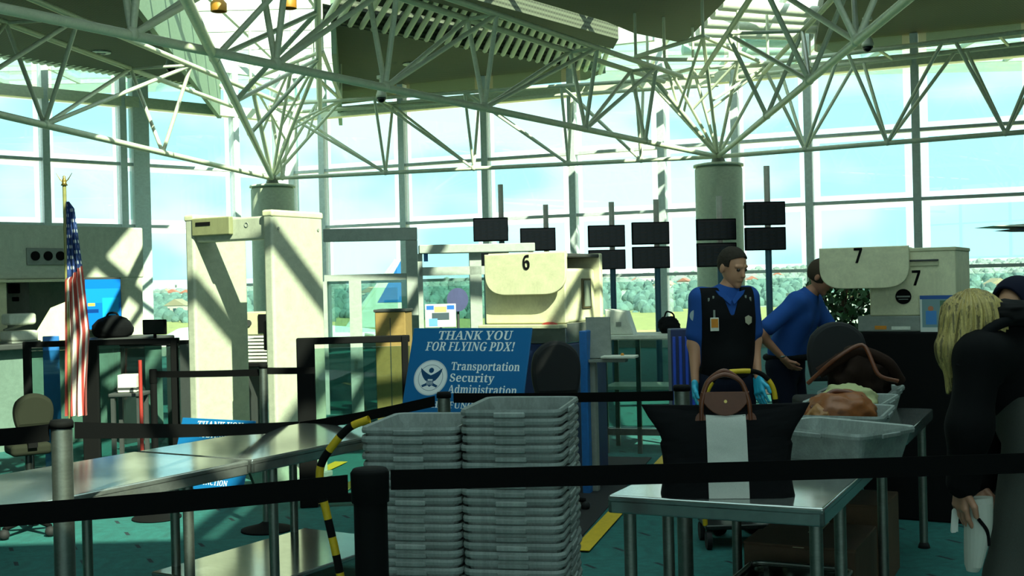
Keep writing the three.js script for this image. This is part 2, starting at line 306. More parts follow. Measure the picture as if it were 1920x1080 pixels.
{
  const w = struct('window_3', 'skylight glazing with thin white bars over the hall', 'window');
  const bars = (x0, x1, d0, d1, nx, nd, y, r) => {
    for (let i = 0; i <= nx; i++) { const x = x0 + (x1 - x0) * i / nx; mk('glazing_bar', box(r, r * 1.6, d1 - d0, x, y, -(d0 + d1) / 2), M.white, w); }
    for (let i = 0; i <= nd; i++) { const d = d0 + (d1 - d0) * i / nd; mk('glazing_bar', box(x1 - x0, r * 1.6, r, (x0 + x1) / 2, y + 0.01, -d), M.white, w); }
  };
  bars(-16, 16, NEAR, 33, 16, 11, ROOF + 0.06, 0.07);
  bars(-4.7, 4.9, 0.0, 10.1, 4, 5, ROOF + 0.06, 0.1); bars(5.2, 8.4, 3.2, 9.9, 2, 3, ROOF + 0.06, 0.1); bars(0.5, 3.0, -2.6, -0.2, 3, 2, ROOF + 0.06, 0.1);
  mk('skylight_pane', box(33, 0.012, 47, 0, ROOF + 0.16, -12), M.glass, w);
}

// ---------- outside: apron, hillside with houses and trees, parked aircraft ----------
const hillY = (x, D) => { const k = Math.min(1, Math.max(0, (D - 190) / 620)); return -6 + k * k * (3 - 2 * k) * (6.5 + 0.012 * x + 3 * fbm(x * 0.006, 1, D * 0.004)) + (k > 0 ? 1.6 * fbm(x * 0.03, 3, D * 0.03) : 0); };
{
  const apron = struct('ground', 'pale concrete airport apron beyond the glazing', 'ground');
  const conc = grain(256, [0.72, 0.70, 0.55], 0.25, 30);
  mk('apron_slab', box(1400, 0.4, 240, 0, -5.3, -150), mat('#d8cf9a', 0.9, 0, { map: conc }), apron);
  const g = new THREE.PlaneGeometry(1400, 760, 90, 60); g.rotateX(-Math.PI / 2); g.translate(0, 0, -570);
  const p = g.attributes.position, col = new Float32Array(p.count * 3);
  for (let i = 0; i < p.count; i++) {
    p.setY(i, hillY(p.getX(i), -p.getZ(i)));
    const n = 0.5 + fbm(p.getX(i) * 0.012, 5, p.getZ(i) * 0.012) * 1.3, c = [0.30 + 0.2 * n, 0.34 + 0.17 * n, 0.26 + 0.12 * n]; col.set(c, i * 3);
  }
  g.setAttribute('color', new THREE.BufferAttribute(col, 3)); g.computeVertexNormals();
  mk('hillside', g, mat('#ffffff', 1, 0, { vertexColors: true }), struct('hill', 'hazy green hillside beyond the runway', 'hill'));
  // tree crowns, far too many to count
  const crown = new THREE.IcosahedronGeometry(1, 1), cp = crown.attributes.position;
  for (let i = 0; i < cp.count; i++) { const k = 0.85 + 0.35 * fbm(cp.getX(i) * 2, cp.getY(i) * 2, cp.getZ(i) * 2 + 4); cp.setXYZ(i, cp.getX(i) * k, cp.getY(i) * k, cp.getZ(i) * k); }
  crown.computeVertexNormals();
  const N = 9000, trees = new THREE.InstancedMesh(crown, mat('#ffffff', 1), N), m4 = new THREE.Matrix4(), q = new THREE.Quaternion(), cc = new THREE.Color();
  for (let i = 0; i < N; i++) {
    const D = 230 + 620 * Math.pow(rnd(), 0.75), x = (rnd() - 0.5) * D * 1.15, s = rnd(0.9, 2.2) * (0.6 + D / 700);
    q.setFromAxisAngle(V(0, 1, 0), rnd(6.3)); m4.compose(V(x, hillY(x, D) + s * 0.6, -D), q, V(s, s * rnd(0.9, 1.5), s)); trees.setMatrixAt(i, m4);
    const b = rnd(0.8, 1.3); trees.setColorAt(i, cc.setRGB(0.12 * b, 0.175 * b, 0.15 * b));
  }
  trees.name = 'hillside_trees'; tag(trees, 'dense green trees covering the distant hillside', 'trees', null, 'stuff'); scene.add(trees);
  // houses on the slope
  const hc = ['#e9e4d2', '#d8d2c4', '#c9b9a4', '#eef0ea', '#c4b7b0'].map((c) => mat(c, 0.8)), rc = ['#8b5a4a', '#7d7f80', '#a08a70'].map((c) => mat(c, 0.9)), dk = mat('#3c4a52', 0.4);
  const roofG = plate([[-5.4, 0], [5.4, 0], [0, 3]], 8.6), wallG = box(10, 5, 8, 0, 2.5, 0), winG = joined([-3.2, 0, 3.2].map((x) => box(1.5, 1.5, 0.2, x, 3, 4.05))); roofG.translate(0, 5, -4.3);
  const spots = [];
  for (let i = 0; i < 40; i++) {
    const D = rnd(300, 680), px = i % 2 ? rnd(1040, 1290) : [rnd(275, 355), rnd(600, 770), rnd(1400, 1620), rnd(1815, 1915)][(i / 2) % 4 | 0], x = (px - 960) / FOCAL * D;
    if (spots.some(([a, b]) => Math.hypot(a - x, b - D) < 17)) continue; spots.push([x, D]);
    const h = thing('house', `small far hillside house with ${['reddish', 'grey', 'tan'][i % 3]} roof, seen ${px < 400 ? 'left of the metal detector' : px < 800 ? 'through the grey door frame' : px < 1300 ? 'under the flight screens' : px < 1700 ? 'behind the leaning officer' : 'at the right edge'}`, 'house', V(x, hillY(x, D) + 0.4, -D), rnd(-0.5, 0.5), 'houses on the far hillside');
    const s = rnd(0.45, 0.8); h.scale.setScalar(s);
    for (const [n, g0, m] of [['wall', wallG, hc[i % 5]], ['roof', roofG, rc[i % 3]], ['window_row', winG, dk]]) { const o = new THREE.Mesh(g0, m); o.name = n; h.add(o); }
  }
  // parked aircraft: only tail and rear fuselage show between the frames
  const jet = (label, px, py, D, s, turn, tailMat) => {
    const c = atDepth(px, py, D), a = thing('aircraft', label, 'aircraft', V(c.x, -5.1, c.z), turn); a.scale.setScalar(s);
    const body = lathe([[0, -13], [0.5, -12.6], [1.2, -9], [1.55, -4], [1.6, 8], [1.35, 10.5], [0.7, 12], [0, 12.5]], 22); body.rotateX(Math.PI / 2); body.translate(0, 3, 0);
    mk('fuselage', body, M.white, a);
    const fin = plate([[0, 0], [4.6, 0], [7.2, 6], [4.8, 6]], 0.3, 0.1); fin.rotateY(Math.PI / 2); fin.translate(-0.15, 4.2, -7.2);
    const fm = mk('tail_fin', fin, M.white, a), tm = plate([[2.9, 2.2], [5.5, 2.2], [7.05, 5.8], [5.2, 5.8]], 0.36, 0.02); tm.rotateY(Math.PI / 2); tm.translate(-0.18, 4.2, -7.2); mk('tail_marking', tm, tailMat, fm);
    mk('leading_edge', rod(V(0, 4.2, -7.1), V(0, 10.1, -11.9), 0.28, 0.2), M.white, fm);
    for (const k of [-1, 1]) { const st = plate([[0, 0], [2.4, 0], [4.2, 4.4], [3.2, 4.4]], 0.2, 0.06); st.rotateX(Math.PI / 2); st.rotateY(Math.PI / 2); st.scale(k, 1, 1); st.translate(0, 3.8, -8.5); mk('tailplane', st, M.white, a); const w = plate([[0, 0], [5, 0], [8.4, 11], [6.8, 11]], 0.35, 0.1); w.rotateX(Math.PI / 2); w.rotateY(Math.PI / 2); w.scale(k, 1, 1); w.translate(k * 1.2, 2.4, 3); mk('wing', w, M.white, a); const e = lathe([[0, -1.8], [0.5, -1.5], [0.8, 0], [0.75, 1.6], [0.55, 1.7]], 16); e.rotateX(Math.PI / 2); e.translate(k * 4.6, 1.5, 0.6); mk('engine', e, M.grey, a); }
    for (const [x, z] of [[0, 8], [-1.6, -1], [1.6, -1]]) mk('landing_gear', [rod(V(x, 0.35, z), V(x, 2.2, z), 0.12), move(new THREE.CylinderGeometry(0.4, 0.4, 0.4, 14), x, 0.4, z, 0, 0, Math.PI / 2)], M.darkGrey, a);
    return a;
  };
  jet('parked airliner with blue tail seen through the grey door frame', 520, 560, 92, 0.86, -1.9, M.blue);
  for (const [px, D, label] of [[1590, 150, 'long low white airport shed on the apron behind the potted tree'], [1880, 130, 'low white airport shed on the apron at the far right']]) {
    const c = atDepth(px, 560, D), b = thing('shed', label, 'building', V(c.x, -5.1, c.z));
    mk('wall', box(13, 4.2, 9, 0, 2.1, 0), M.white, b); mk('roof', box(13.6, 0.4, 9.6, 0, 4.4, 0), M.grey, b); for (let i = -2; i <= 2; i++) mk('window', box(1.4, 1.2, 0.1, i * 2.4, 2.4, 4.52), M.darkGrey, b);
  }
  const v = atDepth(1255, 600, 70), van = thing('service_van', 'small white service van on the apron beneath the flight screens', 'van', V(v.x, -5.1, v.z), 0.3);
  mk('body', plate([[-2.4, 0.4], [2.4, 0.4], [2.4, 1.3], [1.6, 1.5], [1.0, 2.3], [-2.4, 2.3]], 1.8, 0.1), M.white, van); mk('windscreen', box(0.9, 0.6, 1.82, 1.1, 1.8, 0.9, 0, 0, -0.5), M.darkGrey, van);
  for (const x of [-1.5, 1.5]) for (const z of [0.1, 1.7]) mk('wheel', move(new THREE.CylinderGeometry(0.4, 0.4, 0.25, 16), x, 0.4, z, 0, Math.PI / 2), M.rubber, van);
}

// ---------- fittings under the roof ----------
function camDome(label, px, py, D, len) {
  const p = atDepth(px, py, D), c = thing('security_camera', label, 'camera', V(p.x, p.y, p.z));
  mk('stem', rod(V(0, 0.1, 0), V(0, 0.1 + len, 0), 0.035), M.white, c); mk('ceiling_mount', rod(V(0, 0.08 + len, 0), V(0, 0.14 + len, 0), 0.09), M.white, c);
  mk('housing', lathe([[0, 0.16], [0.05, 0.16], [0.085, 0.08], [0.11, 0], [0.115, -0.06], [0, -0.06]].reverse(), 20), M.white, c);
  mk('dome', lathe([[0, -0.16], [0.05, -0.15], [0.085, -0.11], [0.1, -0.055], [0, -0.055]], 18), M.blackGloss, c);
}
camDome('white pendant dome camera hanging under the left dark ceiling slab', 320, 122, 24, 0.32);
camDome('small dome camera at the corner of the middle dark slab', 715, 178, 24, 0.25);
camDome('dome camera hung beside the steep right truss', 1627, 82, 22, 0.35);
for (const [label, px, py] of [['round brass lamp hanging in the left skylight, the left of two', 410, 12], ['round brass lamp hanging in the left skylight, the right of two', 541, 6]]) {
  const p = atHeight(px, py, 6.4), l = thing('pendant_lamp', label, 'lamp', p, 0, 'brass lamps in the skylight'); l.scale.setScalar(0.62);
  mk('shade', lathe([[0.0, 0.3], [0.06, 0.3], [0.1, 0.22], [0.22, 0.08], [0.22, -0.14], [0.2, -0.14], [0.2, 0.06], [0.0, 0.2]].reverse(), 20), mat('#a8741c', 0.5, 0.2), l);
  mk('stem', rod(V(0, 0.28, 0), V(0, 1.25, 0), 0.03), M.white, l);
}
for (const [label, px, py] of [['small round downlight in the left dark ceiling slab', 190, 97], ['small round downlight in the middle dark ceiling slab', 771, 119]]) {
  const p = atHeight(px, py, CEIL), l = thing('downlight', label, 'light fitting', V(p.x, CEIL, p.z));
  mk('trim_ring', lathe([[0.1, 0], [0.2, 0], [0.2, -0.03], [0.1, -0.04]], 20), M.white, l); mk('lens', lathe([[0, -0.02], [0.1, -0.02], [0.1, 0]], 18), M.white, l);
}

// ---------- far side of the hall: kiosk, flag, frames, flight screens ----------
const fromTo = (a, b) => Math.PI / 2 - 0 - Math.atan2(b.x - a.x, -(b.z - a.z));   // turn that lays local +x along a -> b
{
  const B = atDepth(270, 500, 14).setY(0), A = V(-5.5, 0, -12.6), k = thing('kiosk', 'grey service kiosk with a lit corner behind the flag', 'kiosk', B, fromTo(A, B));
  const P = (px, py, z = 0) => loc(k, px, py, z), yTop = P(150, 424).y, yHead = P(150, 522).y, w = 4.6;
  const r = (px) => P(px, 540).x;
  mk('header', rbox(w, yTop - yHead, 0.16, -w / 2, (yTop + yHead) / 2, -0.08, 0.02), M.wall, k);
  mk('roof_slab', box(w, 0.1, 1.9, -w / 2, yTop - 0.05, -1.0), M.grey, k);
  mk('side_wall', box(0.12, yTop, 1.9, -0.06, yTop / 2, -1.0), M.wall, k);
  mk('back_wall', box(w, yTop, 0.1, -w / 2, yTop / 2, -1.95), M.wall, k);
  mk('corner_wall', box(r(268) - r(196), yHead, 0.14, (r(268) + r(196)) / 2, yHead / 2, -0.08), M.wall, k);
  mk('pier', box(0.5, yHead, 0.2, r(12) - 0.25, yHead / 2, -0.1), M.cream, k);
  mk('inner_panel', box(r(122) - r(14), yHead, 0.06, (r(122) + r(14)) / 2, yHead / 2, -0.8), M.grey, k);
  mk('lintel_strip', box(r(122) - r(0) + 0.4, 0.03, 0.24, (r(122) + r(0)) / 2 - 0.2, yHead - 0.02, -0.02), M.cream, k);
  mk('lower_panel', box(r(200) - r(125), 1.05, 0.12, (r(200) + r(125)) / 2, 0.525, -0.09), M.grey, k);
  // plate with three round ports
  const a = P(48, 465), b = P(118, 497), pl = mk('port_plate', rbox(b.x - a.x, a.y - b.y, 0.03, (a.x + b.x) / 2, (a.y + b.y) / 2, 0.015, 0.008), M.grey, k);
  for (const px of [63, 87, 110]) { const c = P(px, 480), g = new THREE.CylinderGeometry(0.052, 0.052, 0.02, 24); g.rotateX(Math.PI / 2); g.translate(c.x, c.y, 0.034); mk('port', g, M.black, pl); }
  for (const [px, py, s] of [[28, 541, 0.11], [31, 561, 0.05]]) { const c = P(px, py, -0.7); mk('wall_box', rbox(s, s, 0.08, c.x, c.y, -0.72, 0.01), M.black, k); }
  const counterY = P(180, 632).y;
  mk('counter', rbox(2.9, 0.06, 0.7, -1.5, counterY - 0.03, 0.3, 0.015), M.darkGrey, k);
  mk('counter_front', box(2.7, counterY - 0.06, 0.06, -1.5, (counterY - 0.06) / 2, 0.5), paint('#6d8478', 0.5), k);
  k.updateMatrixWorld(true);
  const put = (name, label, cat, px, py, z, build) => { const c = P(px, py, z), g = thing(name, label, cat, k.localToWorld(c), k.rotation.y); build(g); return g; };
  // big blue display screen
  { const t = P(155, 522, 0.06), u = P(228, 619, 0.06), W = u.x - t.x, H = t.y - u.y;
    put('display_screen', 'large blue lit screen on the kiosk beside the flag', 'screen', 191, 570, 0.06, (g) => { mk('frame', rbox(W, H, 0.06, 0, 0, 0, 0.012), M.darkGrey, g); flat('picture', W * 0.94, H * 0.93, canvasTex(128, 160, (c, w2, h2) => { c.fillStyle = '#0b6fd0'; c.fillRect(0, 0, w2, h2); c.fillStyle = '#1485dd'; c.fillRect(0, 30, w2, 46); c.fillStyle = '#e9b25a'; c.fillRect(8, 76, 26, 10); c.fillStyle = '#083a80'; c.fillRect(6, 96, 40, 12); c.fillStyle = '#1aa0e8'; c.fillRect(60, 60, 60, 80); }), g, 0, 0, 0.032, 0.35); mk('bracket', box(0.1, 0.1, 0.08, 0, 0, -0.05), M.darkGrey, g); }); }
  const cw = (n, label, cat, px, build) => put(n, label, cat, px, 632, 0.35, (g) => { g.position.y = counterY; build(g); });
  cw('printer', 'white receipt printer with open lid on the kiosk counter at the left edge', 'printer', 36, (g) => { mk('body', rbox(0.3, 0.11, 0.26, 0, 0.075, 0, 0.03), M.white, g); mk('lid', rbox(0.3, 0.12, 0.2, 0.01, 0.25, -0.02, 0.03), M.white, g); mk('base', rbox(0.32, 0.02, 0.3, 0, 0.01, 0, 0.005), M.grey, g); mk('hinge', rod(V(-0.12, 0.13, -0.08), V(0.12, 0.2, -0.08), 0.02), M.grey, g); });
  cw('paper_sheet', 'curled sheet of cream paper standing on the kiosk counter', 'paper', 104, (g) => { const s = plate([[-0.2, 0], [0.16, 0], [0.16, 0.42], [-0.02, 0.36], [-0.22, 0.1]], 0.01); s.rotateX(-0.15); mk('sheet', s, M.cream, g); });
  cw('duffel_bag', 'black soft bag lying on the kiosk counter beside the blue screen', 'bag', 212, (g) => { const s = new THREE.SphereGeometry(1, 20, 12); const p = s.attributes.position; for (let i = 0; i < p.count; i++) { const n = 1 + 0.25 * fbm(p.getX(i) * 2, p.getY(i) * 2, p.getZ(i) * 2); p.setXYZ(i, p.getX(i) * 0.24 * n, Math.max(0, p.getY(i) * 0.15 * n + 0.1), p.getZ(i) * 0.16 * n); } s.computeVertexNormals(); mk('body', s, M.vest, g); mk('handle', pipe([V(-0.1, 0.18, 0), V(-0.05, 0.27, 0), V(0.05, 0.27, 0), V(0.1, 0.18, 0)], 0.012), M.vest, g); });
}
{ // small monitor and chair by the glazing
  const p = atDepth(290, 610, 12.5).setY(0), g = thing('side_desk', 'narrow dark desk between the kiosk and the metal detector', 'desk', p, -0.3);
  mk('top', rbox(0.62, 0.04, 0.4, 0, 1.06, 0, 0.01), M.black, g); for (const x of [-0.28, 0.28]) mk('leg', box(0.05, 1.04, 0.36, x, 0.52, 0), M.darkGrey, g);
  const m = thing('desk_monitor', 'small dark monitor on the narrow desk left of the detector', 'monitor', p.clone().setY(1.08), -0.3);
  mk('foot', lathe([[0, 0], [0.09, 0], [0.08, 0.015], [0, 0.02]], 18), M.black, m); mk('neck', rod(V(0, 0.01, 0), V(0, 0.1, 0), 0.018), M.black, m); mk('bezel', rbox(0.28, 0.16, 0.04, 0, 0.15, 0, 0.01), M.black, m); mk('panel', box(0.25, 0.13, 0.004, 0, 0.15, 0.021), M.screen, m);
}
{ // flag on its pole with an eagle finial
  const D = 9.5, p = atDepth(128, 640, D).setY(0), f = thing('flag', 'American flag hanging limp from a pole topped by an eagle', 'flag', p);
  const yT = atDepth(128, 345, D).y, k = D / FOCAL;
  mk('base', lathe([[0, 0], [0.2, 0], [0.2, 0.03], [0.12, 0.07], [0.03, 0.1], [0, 0.1]], 24), mat('#8a7434', 0.35, 0.8), f);
  mk('pole', rod(V(0, 0.05, 0), V(0, yT, 0), 0.015), paint('#8d8a52', 0.4), f);
  const e = mk('finial', lathe([[0, 0], [0.028, 0.01], [0.016, 0.03], [0.02, 0.04], [0, 0.05]], 14).translate(0, yT - 0.02, 0), mat('#a08a48', 0.35, 0.8), f);
  for (const s of [-1, 1]) { const w = plate([[0, 0], [s * 0.03, 0.03], [s * 0.065, 0.085], [s * 0.045, 0.05], [s * 0.012, 0.005]], 0.012, 0.003); w.translate(0, yT + 0.005, -0.006); mk('wing', w, mat('#9a8648', 0.4, 0.7), e); }
  mk('eagle_body', lathe([[0, -0.02], [0.014, 0], [0.018, 0.02], [0.01, 0.04], [0.012, 0.052], [0, 0.06]], 12).translate(0, yT + 0.01, 0), mat('#9a8648', 0.4, 0.7), e);
  // draped cloth: narrow canton at the top, stripes falling in folds
  const tex = canvasTex(256, 512, (c, w, h) => {
    for (let i = 0; i < 13; i++) { c.fillStyle = i % 2 ? '#ece9df' : '#b5453c'; c.fillRect(i * w / 13, 0, w / 13 + 1, h); }
    c.fillStyle = '#23407e'; c.beginPath(); c.moveTo(0, 0); c.lineTo(w, 0); c.lineTo(w, h * 0.30); c.lineTo(0, h * 0.36); c.fill();
    c.fillStyle = '#eef0f0'; for (let j = 0; j < 13; j++) for (let i = 0; i < 7; i++) { c.beginPath(); c.arc((i + (j % 2 ? 0.8 : 0.3)) * w / 7, 8 + j * 12.5, 4.6, 0, 7); c.fill(); }
  });
  const top = atDepth(128, 378, D).y, bot = atDepth(128, 780, D).y, g = new THREE.PlaneGeometry(1, 1, 40, 60), q = g.attributes.position;
  for (let i = 0; i < q.count; i++) {
    const u = q.getX(i) + 0.5, v = 0.5 - q.getY(i), wid = v < 0.03 ? 0.02 + v * 1.2 : Math.min(0.055 + v * 0.16, 0.15 + 0.03 * Math.sin(v * 5)), ph = u * 17 + v * 2.5;
    q.setXYZ(i, 0.016 + u * wid - 0.05 * v * (v > 0.35 ? 1 : 0) * (1 - u), top + (bot - top) * v, 0.035 * Math.sin(ph) * (0.3 + v) + 0.012 * Math.sin(u * 40 + v * 6));
  }
  g.computeVertexNormals();
  mk('cloth', g, new THREE.MeshPhysicalMaterial({ map: tex, roughness: 0.8, transmission: 0.15, thickness: 0, side: THREE.DoubleSide }), f, true);
}
{ // pale grey door frames in the middle distance
  const D = 15, p = atDepth(770, 640, D).setY(0), f = thing('door_frame', 'tall pale grey door frame with glass panels right of the metal detector', 'frame', p, 0.12);
  const P = (px, py) => loc(f, px, py);
  const y0 = P(700, 428).y, y1 = P(700, 452).y, x0 = P(606, 440).x, x1 = P(782, 440).x, xp = P(760, 440).x, m0 = P(690, 514).y, m1 = P(690, 526).y;
  mk('header', rbox(x1 - x0, y0 - y1, 0.12, (x0 + x1) / 2, (y0 + y1) / 2, 0, 0.01), M.frame, f);
  mk('post', rbox(x1 - xp, y1, 0.13, (xp + x1) / 2, y1 / 2, 0, 0.01), M.frame, f);
  mk('mid_rail', box(xp - x0, m0 - m1, 0.08, (xp + x0) / 2, (m0 + m1) / 2, 0), M.frame, f);
  for (const [a, b] of [[655, 678], [606, 614]]) mk('mullion', box(P(b, 560).x - P(a, 560).x, m1, 0.08, (P(a, 560).x + P(b, 560).x) / 2, m1 / 2, 0), M.frame, f);
  mk('glass_panel', box(xp - x0, m1, 0.01, (xp + x0) / 2, m1 / 2, 0), M.tealGlass, f);
  const q = atDepth(890, 640, 14).setY(0), h = thing('door_frame', 'lower pale grey door frame behind the machine numbered 6', 'frame', q, 0.12), Q = (px, py) => loc(h, px, py);
  const a0 = Q(785, 462).x, a1 = Q(1000, 462).x, b0 = Q(890, 458).y, b1 = Q(890, 474).y;
  mk('header', rbox(a1 - a0, b0 - b1, 0.3, (a0 + a1) / 2, (b0 + b1) / 2, 0, 0.01), M.frame, h);
  mk('lower_rail', box(a1 - a0, 0.1, 0.1, (a0 + a1) / 2, Q(890, 507).y, 0), M.frame, h);
  for (const [u, v] of [[783, 792], [880, 902], [992, 1000]]) mk('post', box(Q(v, 500).x - Q(u, 500).x, b1, 0.1, (Q(u, 500).x + Q(v, 500).x) / 2, b1 / 2, 0), M.frame, h);
  mk('blue_sticker', box(0.05, 0.11, 0.004, Q(798, 482).x, Q(798, 482).y, 0.055), M.blue, h);
  mk('glass_panel', box(a1 - a0, Q(890, 510).y, 0.01, (a0 + a1) / 2, Q(890, 510).y / 2, 0), M.tealGlass, h);
}
{ // brown crate / cabinet, framed photo and oval sign seen through the frames
  const c = atDepth(733, 640, 13).setY(0), g = thing('cabinet', 'tan cardboard-coloured cabinet behind the glass rail with black things on top', 'cabinet', c, -0.1), P = (px, py) => loc(g, px, py);
  const x0 = P(703, 600).x, x1 = P(760, 600).x, yt = P(730, 585).y;
  mk('body', rbox(x1 - x0, yt, 0.4, (x0 + x1) / 2, yt / 2, -0.2, 0.01), paint('#9a7d45', 0.7), g); mk('lid', rbox(x1 - x0 + 0.03, 0.03, 0.42, (x0 + x1) / 2, yt + 0.015, -0.2, 0.008), M.darkGrey, g);
  mk('door_seam', box(0.008, yt * 0.9, 0.004, (x0 + x1) / 2, yt * 0.5, 0.002), M.darkGrey, g);
  const s = atDepth(826, 592, 10.4), f = thing('picture_board', 'small poster in a white frame behind the blue sign', 'poster', V(s.x, 0, s.z), 0.05), W = 58 * 10.4 / FOCAL, H = 44 * 10.4 / FOCAL;
  mk('frame', rbox(W, H, 0.02, 0, s.y, 0, 0.005), M.white, f);
  flat('print', W * 0.9, H * 0.88, canvasTex(128, 96, (c2, w, h) => { c2.fillStyle = '#d9dccb'; c2.fillRect(0, 0, w, h); c2.fillStyle = '#1d5fae'; c2.fillRect(0, 0, 34, 20); c2.fillRect(94, 0, 34, 20); c2.fillStyle = '#c3b86a'; c2.fillRect(36, 6, 56, 26); c2.fillStyle = '#3b4a52'; c2.fillRect(24, 34, 80, 34); c2.fillStyle = '#5f95c9'; c2.fillRect(10, 60, 40, 36); }), f, 0, s.y, 0.011);
  mk('stand', [rod(V(0, 0, -0.02), V(0, s.y - H / 2, -0.02), 0.012), box(0.3, 0.02, 0.25, 0, 0.01, -0.02)], M.darkSteel, f);
  const o = atDepth(858, 562, 12.6), ov = thing('round_sign', 'dark oval sign on a post glimpsed behind the machine numbered 6', 'sign', V(o.x, 0, o.z)), disc = new THREE.CylinderGeometry(0.115, 0.115, 0.03, 28); disc.rotateX(Math.PI / 2); disc.scale(1, 1.1, 1); disc.translate(0, o.y, 0);
  mk('disc', disc, paint('#4b4f78', 0.5), ov); mk('post', [rod(V(0, 0, -0.03), V(0, o.y, -0.03), 0.015), box(0.25, 0.02, 0.25, 0, 0.01, -0.03)], M.darkGrey, ov);
}
// ---------- flight screens on poles ----------
const fidsTex = canvasTex(256, 144, (c, w, h) => { c.fillStyle = '#0a0a10'; c.fillRect(0, 0, w, h); c.fillStyle = '#2a1a22'; c.fillRect(0, 0, w, 14); for (let j = 0; j < 11; j++) for (let i = 0; i < 5; i++) { c.fillStyle = ['#1a1c2c', '#20202a', '#2a1c1c'][(i + j) % 3]; c.fillRect(6 + i * 50, 20 + j * 11, 20 + ((i * 7 + j * 13) % 20), 6); } });
const fidsMat = new THREE.MeshStandardMaterial({ map: fidsTex, roughness: 0.35 });
[['leftmost flight screen stand, its lower screen half hidden by the machine numbered 6', 887, 952, 408, 452, 470, 512, 945, 345, 18],
 ['second flight screen stand from the left, low behind the machine numbered 6', 975, 1041, 427, 470, 476, 518, 1029, 383, 18.4],
 ['third flight screen stand from the left, right of the machine numbered 6', 1102, 1171, 422, 463, 468, 505, 1153, 378, 17.6],
 ['fourth flight screen stand from the left, just left of the right column', 1184, 1254, 416, 458, 462, 503, 1237, 373, 17.4],
 ['flight screen stand in front of the right column', 1305, 1379, 410, 450, 455, 500, 1356, 367, 16.8],
 ['rightmost and highest flight screen stand, right of the right column', 1395, 1471, 378, 422, 426, 469, 1447, 310, 16.2]].forEach(([label, x0, x1, a0, a1, b0, b1, xp, yp, D]) => {
  const p = atDepth(xp, 600, D).setY(0), g = thing('flight_screen_stand', label, 'screens', p, 0.08, 'flight screen stands'), P = (px, py) => loc(g, px, py);
  const top = P(xp, yp).y, w = P(x1, a0).x - P(x0, a0).x, cx = (P(x1, a0).x + P(x0, a0).x) / 2;
  mk('lower_pole', rod(V(0, 0, -0.08), V(0, top * 0.72, -0.08), 0.045), mat('#3d6076', 0.5), g);
  mk('upper_pole', rod(V(0, top * 0.72, -0.08), V(0, top, -0.08), 0.042), paint('#f4e4d8', 0.5), g);
  mk('base_plate', lathe([[0, 0], [0.3, 0], [0.3, 0.02], [0.05, 0.05], [0, 0.05]], 24).translate(0, 0, -0.08), M.darkGrey, g);
  for (const [u, v] of [[a0, a1], [b0, b1]]) {
    const h = P(xp, u).y - P(xp, v).y, y = (P(xp, u).y + P(xp, v).y) / 2, s = mk('screen', rbox(w, h, 0.07, cx, y, 0, 0.01), M.black, g);
    mk('panel', new THREE.PlaneGeometry(w * 0.95, h * 0.9).translate(cx, y, 0.036), fidsMat, s, true);
    mk('bracket', box(0.2, 0.08, 0.1, 0, y, -0.05), M.darkGrey, s);
  }
});

// ---------- walk-through metal detector ----------
{
  const p = atHeight(563, 903, 0), g = thing('metal_detector', 'cream walk-through metal detector arch left of the blue sign', 'detector', p, LANE);
  const X1 = 0.05, X2 = -0.8, zn = loc(g, 517, 700, X1, 'x').z, zf = loc(g, 612, 700, X1, 'x').z, top = loc(g, 560, 398, X1, 'x').y, d = zn - zf, zc = (zn + zf) / 2;
  for (const x of [X1, X2]) {
    const s = mk('side_panel', rbox(0.1, top, d, x - 0.05, top / 2, zc, 0.025, 3), M.detector, g);
    mk('end_cap', rbox(0.115, 0.06, d + 0.01, x - 0.05, top - 0.02, zc, 0.02), M.cream, s);
    for (const z of [zn - 0.07, zf + 0.07]) mk('screw', move(new THREE.CylinderGeometry(0.012, 0.012, 0.012, 12), x + 0.002, top - 0.14, z, 0, 0, Math.PI / 2), M.grey, s);
    mk('foot', rbox(0.16, 0.05, d + 0.04, x - 0.05, 0.025, zc, 0.01), M.grey, s);
  }
  mk('cross_beam', rbox(0.80, 0.19, 0.13, (X1 + X2) / 2 - 0.05, top - 0.13, zn - 0.1, 0.02), M.detector, g);
  const u = mk('control_unit', rbox(0.42, 0.15, 0.05, X2 + 0.2, top - 0.1, zn - 0.012, 0.012), paint('#8f926a', 0.5), g);
  mk('display', box(0.16, 0.03, 0.005, X2 + 0.12, top - 0.075, zn + 0.0145), M.black, u);
  mk('badge', move(new THREE.TorusGeometry(0.018, 0.004, 6, 18), X1 - 0.3, top - 0.1, zn - 0.034), M.grey, g);
  mk('cable_box', rbox(0.04, 0.24, 0.08, X1 - 0.12, top * 0.55, zn - 0.06, 0.01), M.black, g);
}
